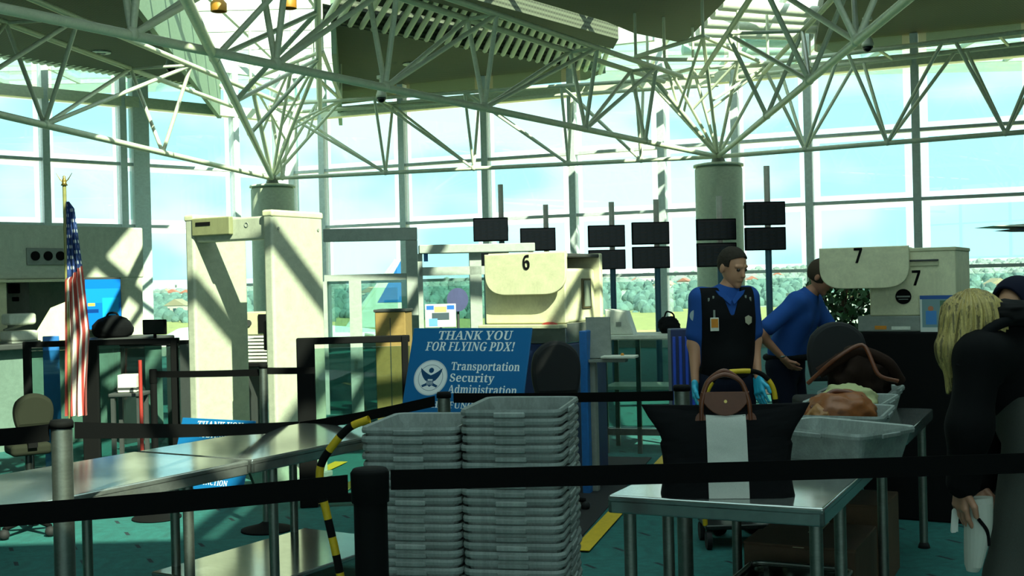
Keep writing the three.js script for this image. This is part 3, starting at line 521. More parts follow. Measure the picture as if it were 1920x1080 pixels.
{ // small console beyond the arch: stand with round dial, dark screen and a louvred box
  const p = atDepth(480, 700, 11.5).setY(0), g = thing('search_console', 'pale console with a dark dial seen through the metal detector', 'console', p, -0.2), P = (px, py) => loc(g, px, py);
  const x0 = P(452, 650).x, x1 = P(512, 650).x, t = P(480, 585).y, m = P(480, 628).y, b = P(480, 680).y, W = x1 - x0, cx = (x0 + x1) / 2;
  mk('upper_box', rbox(W, t - m, 0.3, cx, (t + m) / 2, -0.15, 0.01), M.creamDark, g); mk('dial', move(new THREE.CylinderGeometry(0.033, 0.033, 0.02, 20), P(466, 606).x, P(466, 606).y, 0.005, 0, Math.PI / 2), M.darkGrey, g);
  mk('dark_screen', rbox(W * 0.42, (t - m) * 0.8, 0.02, x1 - W * 0.22, (t + m) / 2, 0.005, 0.005), M.black, g);
  for (let i = 0; i < 8; i++) mk('louvre', box(W * 0.96, (m - b) / 8 * 0.6, 0.3, cx, b + (i + 0.5) * (m - b) / 8, -0.15), M.white, g);
  mk('shelf', rbox(W + 0.1, 0.04, 0.4, cx, b - 0.02, -0.15, 0.01), M.black, g); for (const s of [-1, 1]) mk('leg', box(0.05, b - 0.04, 0.3, cx + s * W * 0.4, (b - 0.04) / 2, -0.15), M.darkGrey, g);
}

// ---------- X-ray machines ----------


const font = await new FontLoader().loadAsync('fonts/droid/droid_sans_bold.typeface.json');
function digit(ch, size, parent, x, y, z) { const g = new TextGeometry(ch, { font, size, depth: 0.003, curveSegments: 6 }); g.computeBoundingBox(); const b = g.boundingBox; g.scale(0.78, 1, 1); g.translate(x - (b.max.x + b.min.x) * 0.39, y - (b.max.y + b.min.y) / 2, z); return mk('number', g, M.black, parent); }
function flapShape(x0, x1, y0, y1, r) { const s = new THREE.Shape(); s.moveTo(x0, y1); s.lineTo(x0, y0 + r); s.quadraticCurveTo(x0, y0, x0 + r * 1.15, y0); s.lineTo(x1 - r * 1.15, y0); s.quadraticCurveTo(x1, y0, x1, y0 + r); s.lineTo(x1, y1); s.closePath(); return s; }
{
  const p = atDepth(985, 600, 9.2).setY(0), g = thing('xray_machine', 'sunlit cream X-ray machine with a number 6 on its rounded flap', 'X-ray machine', p, LANE), P = (px, py, z = 0) => loc(g, px, py, z);
  const x0 = P(909, 540).x, x1 = P(1060, 540).x, yt = P(985, 476).y, yb = P(985, 607).y, d = -loc(g, 1131, 540, x1, 'x').z, W = x1 - x0, cx = (x0 + x1) / 2, H = yt - yb, cy = (yt + yb) / 2;
  mk('front_panel', rbox(W, H, 0.05, cx, cy, -0.025, 0.012), M.cream, g);
  mk('rear_panel', rbox(W, H, 0.05, cx, cy, -d + 0.025, 0.012), M.cream, g);
  mk('top_panel', rbox(W - 0.02, 0.03, d - 0.04, cx, yt - 0.02, -d / 2, 0.008), M.darkGrey, g);
  mk('far_panel', box(0.04, H - 0.04, d - 0.06, x0 + 0.03, cy, -d / 2), M.cream, g);
  const core = mk('tunnel_block', rbox(W - 0.1, H * 0.78, d - 0.09, cx + 0.0, yb + H * 0.39, -d / 2, 0.03), M.cream, g);
  const wz = loc(g, 1098, 550, x1 - 0.05, 'x'), fr = mk('viewing_port', rbox(0.025, H * 0.44, 0.16, x1 - 0.048, wz.y, wz.z, 0.006), paint('#5d5436', 0.6), g); mk('port_glass', box(0.006, H * 0.38, 0.11, x1 - 0.034, wz.y, wz.z), mat('#7a8474', 0.3), fr);
  const f0 = P(909, 540, 0.09).x, f1 = P(1061, 540, 0.09).x, fy0 = P(985, 553, 0.09).y, fy1 = P(985, 475, 0.09).y;
  const fl = mk('flap', plate(flapShape(f0, f1, fy0, fy1, 0.17), 0.03, 0.006).translate(0, 0, 0.06), M.cream, g);
  mk('flap_hinge', rod(V(f0 + 0.02, fy1 - 0.02, 0.04), V(f1 - 0.02, fy1 - 0.02, 0.04), 0.03), M.creamDark, g);
  digit('6', 0.115, fl, P(985, 492, 0.09).x, P(985, 492, 0.09).y, 0.0905);
  mk('collar', rbox(W * 0.97, yb - P(985, 645).y, d * 0.96, cx, (yb + P(985, 645).y) / 2, -d / 2, 0.01), M.steel, g);
  const yl = P(985, 645).y, lx1 = x1 + 0.0, ld = d + 0.05;
  mk('lower_cabinet', rbox(lx1 - x0, yl, ld, (x0 + lx1) / 2, yl / 2, -ld / 2 + 0.02, 0.015), M.navy, g);
  const rd = new THREE.SphereGeometry(0.07, 16, 8, 0, 6.3, 0, Math.PI / 2); rd.scale(1, 0.35, 0.6); rd.translate(P(1035, 605).x, yb - 0.01, 0.04); mk('red_knob', rd, M.red, g);
  mk('ledge', rbox(W, 0.03, 0.14, cx, yb - 0.02, 0.05, 0.006), M.creamDark, g);
}
{
  const p = atDepth(1710, 620, 7.65).setY(0), g = thing('xray_machine', 'cream X-ray machine with two number 7 marks at the right', 'X-ray machine', p, LANE), P = (px, py, z = 0) => loc(g, px, py, z);
  const x0 = P(1630, 540).x, x1 = P(1793, 540).x, yt = P(1720, 470).y, yb = P(1720, 592).y, d = 0.62, W = x1 - x0, cx = (x0 + x1) / 2, H = yt - yb;
  const body = mk('housing', rbox(W, H, d, cx, (yt + yb) / 2, -d / 2, 0.012), M.cream, g);
  mk('top_rim', rbox(W + 0.01, 0.025, d + 0.01, cx, yt + 0.006, -d / 2, 0.006), M.creamDark, body);
  const zf = 0.16, f0 = P(1536, 500, zf).x, f1 = P(1704, 500, zf).x, fy0 = P(1620, 541, zf).y, fy1 = P(1620, 463, zf).y;
  const hood = mk('hood', rbox(f1 - f0 - 0.04, (fy1 - fy0) * 0.6, 0.3, (f0 + f1) / 2, fy1 - (fy1 - fy0) * 0.32, 0.0, 0.02), M.creamDark, g);
  const fl = mk('flap', plate(flapShape(f0, f1, fy0, fy1, 0.14), 0.03, 0.006).translate(0, 0, zf - 0.03), M.cream, g);
  digit('7', 0.1, fl, P(1607, 479, zf).x, P(1607, 479, zf).y, zf + 0.0005); digit('7', 0.1, body, P(1716, 521).x, P(1716, 521).y, 0.0005);
  const h = P(1730, 494), slot = mk('handle_recess', rbox(0.2, 0.035, 0.02, h.x, h.y, 0.0, 0.006), M.creamDark, g); mk('grip', rbox(0.2, 0.012, 0.02, h.x, h.y + 0.02, 0.012, 0.004), M.darkGrey, slot);
  const e = P(1694, 556), em = mk('emblem', move(new THREE.CylinderGeometry(0.05, 0.05, 0.006, 28), e.x, e.y, 0.003, 0, Math.PI / 2), M.black, g);
  mk('emblem_bar', [box(0.084, 0.01, 0.003, e.x, e.y, 0.007), box(0.06, 0.005, 0.003, e.x, e.y - 0.018, 0.007)], M.grey, em);
  const yl = P(1720, 622).y; mk('collar', rbox(W + 0.1, yb - yl, d, cx - 0.03, (yb + yl) / 2, -d / 2 + 0.01, 0.01), M.grey, g);
  mk('orange_label', box(0.075, 0.024, 0.003, P(1652, 614).x, P(1652, 614).y, 0.013), M.orange, g); mk('white_label', box(0.12, 0.022, 0.003, P(1690, 615).x, P(1690, 615).y, 0.013), M.white, g);
  const q = P(1756, 589, 0.02); flat('poster', 62 * 7.2 / FOCAL, 74 * 7.2 / FOCAL, canvasTex(128, 160, (c, w, h2) => { c.fillStyle = '#c9cfc6'; c.fillRect(0, 0, w, h2); c.fillStyle = '#1c4f93'; c.fillRect(0, 0, w, 16); c.fillStyle = '#6f8d8f'; c.fillRect(8, 16, w - 16, 120); c.fillStyle = '#b0714f'; c.beginPath(); c.arc(42, 56, 11, 0, 7); c.fill(); c.fillStyle = '#3f7fbe'; c.fillRect(22, 66, 42, 58); c.fillStyle = '#4c6a4c'; c.fillRect(78, 22, 40, 70); }), g, q.x, q.y, 0.02);
  mk('lower_cabinet', rbox(W + 0.2, yl, d + 0.1, cx + 0.04, yl / 2, -d / 2, 0.015), M.black, g);
}

// ---------- the agency signs ----------
const signTex = canvasTex(1024, 720, (c, w, h) => {
  c.fillStyle = '#12679f'; c.fillRect(0, 0, w, h); c.fillStyle = '#eef3f0'; c.textAlign = 'center';
  c.save(); c.transform(1, 0, -0.12, 1, 0, 0); c.font = 'bold 104px serif'; c.fillText('THANK YOU', 560, 96); c.fillText('FOR FLYING PDX!', 540, 190, 780); c.restore();
  c.textAlign = 'left'; c.font = 'bold 92px serif'; ['Transportation', 'Security', 'Administration'].forEach((t, i) => c.fillText(t, 385, 352 + i * 96, 590));
  c.font = 'bold 74px serif'; c.textAlign = 'center'; c.fillText('THIS FUNCTION', 512, 668);
  const x = 215, y = 420, r = 150; c.fillStyle = '#c9d2d6'; c.beginPath(); c.arc(x, y, r, 0, 7); c.fill(); c.fillStyle = '#e9eeee'; c.beginPath(); c.arc(x, y, r * 0.93, 0, 7); c.fill(); c.strokeStyle = '#7c8f9c'; c.lineWidth = 4; c.beginPath(); c.arc(x, y, r * 0.72, 0, 7); c.stroke();
  c.fillStyle = '#17486f'; for (const s of [-1, 1]) { c.beginPath(); c.moveTo(x, y - 20); c.quadraticCurveTo(x + s * 50, y - 40, x + s * 96, y - 82); c.quadraticCurveTo(x + s * 92, y - 20, x + s * 42, y + 26); c.lineTo(x, y + 30); c.fill(); c.beginPath(); c.moveTo(x + s * 20, y + 40); c.lineTo(x + s * 74, y + 66); c.lineTo(x + s * 62, y + 82); c.lineTo(x + s * 14, y + 62); c.fill(); }
  c.beginPath(); c.arc(x, y - 62, 22, 0, 7); c.fill(); c.beginPath(); c.moveTo(x - 34, y + 4); c.lineTo(x + 34, y + 4); c.lineTo(x + 28, y + 56); c.lineTo(x, y + 78); c.lineTo(x - 28, y + 56); c.fill(); c.fillStyle = '#d8e2e4'; c.fillRect(x - 22, y + 12, 44, 14); for (let i = -2; i <= 2; i++) c.fillRect(x + i * 11 - 3, y + 30, 5, 30);
});
function agencySign(label, px, py, D, W, H, tilt, onFloor) {
  const p = atDepth(px, py, D), g = thing('agency_sign', label, 'sign', V(p.x, 0, p.z), LANE), cy = p.y;
  const m = new THREE.Matrix4().makeTranslation(0, cy, 0).multiply(new THREE.Matrix4().makeRotationX(-tilt));
  mk('board', rbox(W, H, 0.012, 0, 0, -0.007, 0.005).applyMatrix4(m), mat('#12679f', 0.4), g);
  mk('print', new THREE.PlaneGeometry(W * 0.985, H * 0.985).translate(0, 0, 0.0005).applyMatrix4(m), new THREE.MeshStandardMaterial({ map: signTex, roughness: 0.4 }), g, true);
  if (onFloor) for (const s of [-1, 1]) mk('rear_leg', rod(V(s * W * 0.3, cy + H * 0.2, -H * 0.2 * Math.sin(tilt) - 0.02), V(s * W * 0.3, 0, -0.26), 0.01), M.darkSteel, g);
  else { const b = cy - H * 0.5 * Math.cos(tilt); mk('stand_post', rod(V(0, 0.02, -0.03), V(0, cy, -0.03), 0.02), M.darkSteel, g); mk('cross_foot', [box(0.5, 0.03, 0.06, 0, 0.015, -0.03), box(0.06, 0.03, 0.5, 0, 0.015, -0.03)], M.darkSteel, g); mk('ledge', box(W * 0.6, 0.02, 0.06, 0, b - 0.01, 0.02), M.darkSteel, g); }
}
agencySign('blue sign thanking travellers, standing above the bin stacks', 872, 696, 6.9, 0.82, 0.53, 18 * R, false);
agencySign('low blue sign on the floor behind the left steel table', 396, 852, 9.0, 0.75, 0.55, 18 * R, true);

// ---------- black-framed glass rails ----------
function glassRail(label, pts, posts, h) {
  const a = pts[0], b = pts[1], g = thing('glass_rail', label, 'barrier', a.clone().setY(0), fromTo(a, b)), L = Math.hypot(b.x - a.x, b.z - a.z);
  mk('top_rail', rbox(L, 0.05, 0.05, L / 2, h - 0.025, 0, 0.008), M.black, g);
  for (const [px, w] of posts) { const x = loc(g, px, 700).x; mk('post', rbox(w, h, 0.07, x, h / 2, 0, 0.01), M.black, g); }
  mk('pane', box(L, h - 0.2, 0.012, L / 2, h / 2 + 0.02, 0), M.tealGlass, g); mk('bottom_rail', box(L, 0.06, 0.05, L / 2, 0.06, 0), M.black, g);
}
const rail = (px, py, h) => atHeight(px, py, h);
glassRail('black framed glass rail with three posts below the kiosk', [rail(44, 641, 1.2), rail(336, 633, 1.2)], [[52, 0.06], [170, 0.14], [328, 0.06]], 1.2);
glassRail('black framed glass rail right of the metal detector', [rail(558, 634, 1.24), rail(768, 628, 1.24)], [[574, 0.13], [760, 0.05]], 1.24);

// ---------- steel tables ----------
function steelTable(label, origin, turn, W, z0, z1, legs, shelf = true, h = 0.8) {
  const g = thing('steel_table', label, 'table', origin.clone().setY(0), turn), L = z0 - z1, zc = (z0 + z1) / 2;
  mk('top', rbox(W, 0.035, L, -W / 2, h - 0.0175, zc, 0.01), M.steel, g);
  for (const x of [-0.012, -W + 0.012]) mk('edge_lip', rbox(0.024, 0.055, L, x, h - 0.04, zc, 0.008), M.steel, g);
  for (const z of [z0 - 0.012, z1 + 0.012]) mk('end_lip', rbox(W, 0.055, 0.024, -W / 2, h - 0.04, z, 0.008), M.steel, g);
  for (const z of legs) for (const x of [-0.05, -W + 0.05]) { const l = mk('leg', rod(V(x, 0.03, z), V(x, h - 0.05, z), 0.024), M.steelTube, g); mk('foot', lathe([[0, 0], [0.035, 0], [0.03, 0.02], [0.015, 0.05], [0, 0.05]], 14).translate(x, 0, z), M.rubber, l); }
  if (shelf) { mk('lower_shelf', rbox(W - 0.06, 0.025, L - 0.08, -W / 2, 0.17, zc, 0.008), M.steel, g); }
  return g;
}
const EDGE = atHeight(672, 822, 0.8);
{
  const probe = new THREE.Group(); probe.position.copy(EDGE).setY(0); probe.rotation.y = -31 * R;
  const gap = loc(probe, 478, 863, 0.8, 'y').z;
  steelTable('steel table with the low shelf, next to the cart of stacked bins', EDGE, -31 * R, 0.78, gap - 0.01, -0.45, [gap - 0.2, -0.3]);
  steelTable('long sunlit steel table at the left edge of the picture', EDGE, -31 * R, 0.78, gap + 2.6, gap + 0.01, [gap + 0.35, gap + 1.9], false);
}
const TBL = atHeight(1545, 953, 0.8), TTURN = -26 * R;
const bagTable = steelTable('steel table carrying the black tote bag and the filled grey bins', TBL, TTURN, 0.8, 0, -3.24, [-0.1, -0.55, -1.6, -3.1], false);

// ---------- grey bins ----------
function ringPts(w, d, r, y, n = 4) { const o = []; for (const [sx, sz, a0] of [[1, 1, 0], [-1, 1, 90], [-1, -1, 180], [1, -1, 270]]) for (let i = 0; i <= n; i++) { const a = (a0 + i * 90 / n) * R; o.push([sx * (w / 2 - r) + Math.cos(a) * r, y, sz * (d / 2 - r) + Math.sin(a) * r]); } return o; }
function loftRings(rings, capStart, capEnd) {
  const n = rings[0].length, pos = [], idx = []; rings.forEach((r) => r.forEach((p) => pos.push(...p)));
  for (let k = 0; k < rings.length - 1; k++) for (let i = 0; i < n; i++) { const a = k * n + i, b = k * n + (i + 1) % n, c = a + n, d = b + n; idx.push(a, c, b, b, c, d); }
  const cap = (k, flip) => { const c = pos.length / 3, r = rings[k], m = [0, 1, 2].map((j) => r.reduce((s, p) => s + p[j], 0) / n); pos.push(...m); for (let i = 0; i < n; i++) { const a = k * n + i, b = k * n + (i + 1) % n; flip ? idx.push(c, b, a) : idx.push(c, a, b); } };
  if (capStart) cap(0, false); if (capEnd) cap(rings.length - 1, true);
  let g = new THREE.BufferGeometry(); g.setAttribute('position', new THREE.Float32BufferAttribute(pos, 3)); g.setIndex(idx); g = g.toNonIndexed(); g.computeVertexNormals(); g.setAttribute('uv', new THREE.Float32BufferAttribute(new Float32Array(g.attributes.position.count * 2), 2)); return g;
}
const BW = 0.42, BD = 0.56, BH = 0.14;
const binGeo = loftRings([ringPts(BW - 0.09, BD - 0.09, 0.03, 0), ringPts(BW - 0.03, BD - 0.03, 0.04, BH - 0.025), ringPts(BW, BD, 0.05, BH - 0.025), ringPts(BW + 0.004, BD + 0.004, 0.05, BH - 0.012), ringPts(BW - 0.004, BD - 0.004, 0.05, BH), ringPts(BW - 0.036, BD - 0.036, 0.04, BH - 0.004), ringPts(BW - 0.098, BD - 0.098, 0.03, 0.006)], true, true);
const rimGeo = joined([...[-1, 1].flatMap((s) => [rbox(0.02, 0.022, 0.16, s * (BW / 2 - 0.002), BH - 0.022, 0, 0.006), rbox(0.13, 0.022, 0.02, 0, BH - 0.022, s * (BD / 2 - 0.002), 0.006)])]);
metreUV(binGeo); metreUV(rimGeo);
const binMats = ['#aab6b0', '#9ca8a2', '#b6c2bb'].map((c) => mat(c, 0.6, 0, { map: roughGrain, bumpMap: roughGrain, bumpScale: 0.0008 }));
function bin(label, pos, turn, group, v = 0) { const b = thing('security_bin', label, 'bin', pos, turn, group); const s = new THREE.Mesh(binGeo, binMats[v % 3]); s.name = 'tray'; const r = new THREE.Mesh(rimGeo, binMats[(v + 1) % 3]); r.name = 'handle_rim'; b.add(s, r); return b; }
const ORD = ['second', 'third', 'fourth', 'fifth', 'sixth', 'seventh', 'eighth', 'ninth', 'tenth', 'eleventh', 'twelfth', 'thirteenth', 'fourteenth', 'fifteenth', 'sixteenth', 'seventeenth', 'eighteenth', 'nineteenth', 'twentieth', 'twenty-first', 'twenty-second', 'twenty-third', 'twenty-fourth', 'twenty-fifth'];
const STURN = -11 * R, PITCH = 0.0355, CARTY = 0.16;
{
  const pr = atHeight(955, 797, 1.03), dirx = V(Math.cos(STURN), 0, -Math.sin(STURN)), dirz = V(Math.sin(STURN), 0, Math.cos(STURN));
  const R0 = pr.clone().setY(0).addScaledVector(dirz, -BD / 2), L0 = R0.clone().addScaledVector(dirx, -BW - 0.005);
  [[R0, 1.065, 'right'], [L0, 1.0, 'left']].forEach(([c, top, side]) => {
    const n = Math.round((top - BH - CARTY) / PITCH) + 1;
    for (let i = 0; i < n; i++) { const t = i === n - 1; bin(t ? `topmost grey plastic bin of the ${side} stack of bins` : `grey plastic bin of the ${side} stack, ${ORD[n - i - 2]} from the top`, V(c.x + rnd(-0.004, 0.004), CARTY + i * PITCH + 0.0005 * i, c.z + rnd(-0.004, 0.004)), STURN + rnd(-0.012, 0.012), `grey bins of the ${side} stack`, i % 5 === 2 ? 1 : i % 7 === 3 ? 2 : 0); }
  });
  const mid = R0.clone().add(L0).multiplyScalar(0.5), c = thing('bin_cart', 'wheeled cart with hazard-striped handle carrying the bin stacks', 'cart', mid, STURN);
  mk('platform', rbox(BW * 2 + 0.06, 0.03, BD + 0.04, 0, CARTY - 0.016, 0, 0.01), M.darkSteel, c);
  for (const sx of [-1, 1]) for (const sz of [-1, 1]) { const w = mk('caster', move(new THREE.CylinderGeometry(0.05, 0.05, 0.03, 18), sx * BW * 0.9, 0.05, sz * BD * 0.42, 0, 0, Math.PI / 2), M.rubber, c); mk('fork', box(0.05, 0.04, 0.05, sx * BW * 0.9, 0.115, sz * BD * 0.42), M.steelTube, w); }
  // striped tube handle, bent outward at the left end: black and yellow lengths in turn
  const hp = [[692, 786], [655, 802], [622, 838], [602, 872], [600, 905], [612, 960], [628, 1030], [640, 1090], [648, 1150]].map(([px, py]) => loc(c, px, py, 0.12, 'z')), curve = new THREE.CatmullRomCurve3([...hp, V(-BW - 0.02, CARTY - 0.02, 0.12)]), N = 14;
  for (let i = 0; i < N; i++) { const pts = []; for (let k = 0; k <= 6; k++) pts.push(curve.getPointAt((i + k / 6) / N)); mk('handle_stripe', new THREE.TubeGeometry(new THREE.CatmullRomCurve3(pts), 10, 0.0175, 10), i % 2 ? M.black : M.yellow, c); }
}

// ---------- belt barriers ----------
function belt(g, a, b, hgt, sag = 0.02) {              // a ribbon hanging between two points, in world metres
  const n = 24, gs = []; g.updateMatrixWorld(true); const inv = g.matrixWorld.clone().invert();
  const dir = b.clone().sub(a).setY(0).normalize(), side = V(-dir.z, 0, dir.x).multiplyScalar(0.0012), rings = [];
  for (let i = 0; i <= n; i++) { const k = i / n, p = a.clone().lerp(b, k); p.y -= sag * 4 * k * (1 - k); const w = 0.012 * Math.sin(k * 9); rings.push([[1, 0], [1, -hgt], [-1, -hgt], [-1, 0]].map(([s, y]) => { const q = p.clone().addScaledVector(side, s + w / 0.0012 * 0.04); q.y += y; q.applyMatrix4(inv); return [q.x, q.y, q.z]; })); }
  return mk('belt', loftRings(rings, true, true), M.strap, g);
}
function stanchion(label, px, py, D, r, m, hh = 0.09, group = 'belt barrier posts') {
  const p = atDepth(px, py, D), h = p.y, g = thing('stanchion', label, 'barrier post', V(p.x, 0, p.z), 0, group);
  mk('base', lathe([[0, 0], [0.17, 0], [0.17, 0.012], [0.06, 0.04], [r, 0.06], [0, 0.06]], 30), M.black, g);
  mk('post', lathe([[r, 0.05], [r, h - hh]], 22), m, g);
  mk('belt_head', lathe([[0, h - hh - 0.01], [r * 1.12, h - hh - 0.01], [r * 1.16, h - 0.012], [r * 1.0, h], [0, h]], 22), M.black, g);
  return g;
}
const topOf = atDepth;
const s1 = stanchion('black belt post in front of the bin stacks, nearest the camera', 693, 878, 3.5, 0.05, M.black);
belt(s1, topOf(652, 890, 3.5), topOf(-60, 951, 3.35), 0.064, 0.004); belt(s1, topOf(732, 881, 3.5), topOf(1990, 847, 3.5), 0.06, 0.004);
const s2 = stanchion('steel belt post standing before the left steel table', 115, 787, 4.15, 0.036, M.steelTube, 0.02);
belt(s2, topOf(140, 791, 4.2), topOf(560, 790, 7.2), 0.06, 0.012); belt(s2, topOf(92, 795, 4.15), topOf(-60, 806, 4.0), 0.06, 0.004);
const s3 = stanchion('steel belt post rising behind the left bin stack in front of the blue sign', 832, 735, 6.0, 0.033, M.steelTube, 0.02);
belt(s3, topOf(815, 742, 6.0), topOf(562, 791, 7.2), 0.055, 0.01); belt(s3, topOf(850, 737, 6.0), topOf(1262, 733, 6.1), 0.05, 0.004);
stanchion('steel belt post at the end of the strap, left of the tote bag', 1278, 722, 6.1, 0.04, M.steelTube, 0.02);
const s5 = stanchion('thin steel belt post in front of the metal detector', 493, 682, 7.8, 0.026, M.steelTube, 0.02);
belt(s5, topOf(487, 692, 7.8), topOf(290, 696, 8.3), 0.045, 0.003); belt(s5, topOf(499, 689, 7.8), topOf(590, 688, 8.0), 0.045, 0.002);
stanchion('thin black belt post left of the metal detector', 287, 692, 8.3, 0.024, M.black);

// ---------- floor tape and mat ----------
function tape(label, a, b, w) { const p = atHeight(...a, 0), q = atHeight(...b, 0), L = p.distanceTo(q), t = thing('floor_tape', label, 'tape', p.clone().setY(0), fromTo(p, q)); mk('strip', box(L, 0.003, w, L / 2, 0.0125, 0), M.yellow, t); }
{
  const a = atHeight(1075, 1045, 0), b = atHeight(1240, 850, 0), t = thing('floor_mat', 'black rubber mat on the carpet along the yellow tape', 'mat', a, fromTo(a, b));
  mk('sheet', rbox(a.distanceTo(b), 0.01, 0.9, a.distanceTo(b) / 2 - 0.3, 0.005, -0.5, 0.004), M.rubber, t);
}
tape('yellow floor tape beside the black mat left of the tote bag table', [1088, 1036], [1300, 805], 0.11);
tape('short yellow floor tape behind the striped cart handle', [560, 905], [640, 868], 0.12);
tape('yellow floor tape under the steel table end by the cart', [596, 948], [668, 905], 0.1);

// ---------- tote bag on the steel table ----------
{
  const p = atHeight(1363, 925, 0.8), g = thing('tote_bag', 'black nylon tote bag with white centre stripe and brown leather flap', 'bag', p, -6 * R), P = (px, py) => loc(g, px, py, 0.02);
  const W = (v) => v < 0.62 ? 0.245 - 0.012 * Math.sin(v * 5) : 0.236 + 0.075 * Math.pow((v - 0.62) / 0.38, 1.5), Dp = (v) => 0.1 * Math.pow(1 - v, 0.7) + 0.012, H = (P(1240, 945).y, P(1362, 767).y), nR = 22, nA = 48, rings = [];
  const surf = (v, a) => { const c = Math.cos(a), s = Math.sin(a), e = 0.32, x = Math.sign(c) * Math.pow(Math.abs(c), e) * W(v), z = Math.sign(s) * Math.pow(Math.abs(s), 0.55) * Dp(v), fold = 0.008 * fbm(x * 9, v * 6, z * 8 + 2) + 0.006 * Math.sin(x * 30 + v * 8) * v * (1 - v); return [x, Math.max(0.0, H * v - (v > 0.9 ? 0.02 * Math.cos(x * 9) * (v - 0.9) * 10 : 0)), z + Math.sign(z) * fold]; };
  for (let k = 0; k <= nR; k++) { const r = []; for (let i = 0; i < nA; i++) r.push(surf(k / nR, i / nA * 2 * Math.PI)); rings.push(r); }
  mk('body', loftRings(rings, true, true), cloth('#0e0f11'), g);
  const sw = 0.073, st = [], nx = 8, ny = 24, pos = [], idx = []; // white stripe lying on the front
  for (let j = 0; j <= ny; j++) for (let i = 0; i <= nx; i++) { const v = 0.004 + j / ny * 0.97, x = (i / nx - 0.5) * 2 * sw, c = Math.pow(Math.abs(x) / W(v), 1 / 0.32) * Math.sign(x), a = Math.acos(Math.max(-1, Math.min(1, c))), q = surf(v, a); pos.push(x, q[1], q[2] + 0.004); if (i < nx && j < ny) { const b = j * (nx + 1) + i; idx.push(b, b + 1, b + nx + 1, b + 1, b + nx + 2, b + nx + 1); } }
  const sg = new THREE.BufferGeometry(); sg.setAttribute('position', new THREE.Float32BufferAttribute(pos, 3)); sg.setIndex(idx); sg.computeVertexNormals(); mk('stripe', sg, mat('#d3d6cc', 0.7, 0, { map: clothGrain, side: THREE.DoubleSide }), g);
  const sh = new THREE.Shape(); sh.moveTo(-0.088, 0.055); sh.lineTo(-0.08, 0.015); sh.quadraticCurveTo(-0.05, -0.032, 0, -0.034); sh.quadraticCurveTo(0.05, -0.032, 0.08, 0.015); sh.lineTo(0.088, 0.055); sh.closePath();
  const fl = mk('leather_flap', plate(sh, 0.008, 0.003).translate(0, H + 0.01, 0.026), M.leather, g); mk('snap', move(new THREE.CylinderGeometry(0.006, 0.006, 0.006, 14), 0, H + 0.03, 0.036, 0, Math.PI / 2), mat('#c9b06a', 0.3, 0.9), fl);
  for (const z of [0.03, -0.02]) { const y = H - 0.02; mk('handle', pipe([V(-0.09, y - 0.02, z), V(-0.085, y + 0.05, z), V(-0.06, y + 0.12, z * 0.7), V(0, y + 0.148 + (z < 0 ? 0.012 : 0), z * 0.5), V(0.06, y + 0.12, z * 0.7), V(0.085, y + 0.05, z), V(0.09, y - 0.02, z)], 0.0085, 50, 10), M.leather, g); }
  for (const s of [-1, 1]) mk('handle_tab', move(new THREE.CylinderGeometry(0.02, 0.02, 0.008, 18).scale(1, 1, 1.4), s * 0.092, H - 0.04, 0.03, 0, Math.PI / 2), M.leather, g);
}

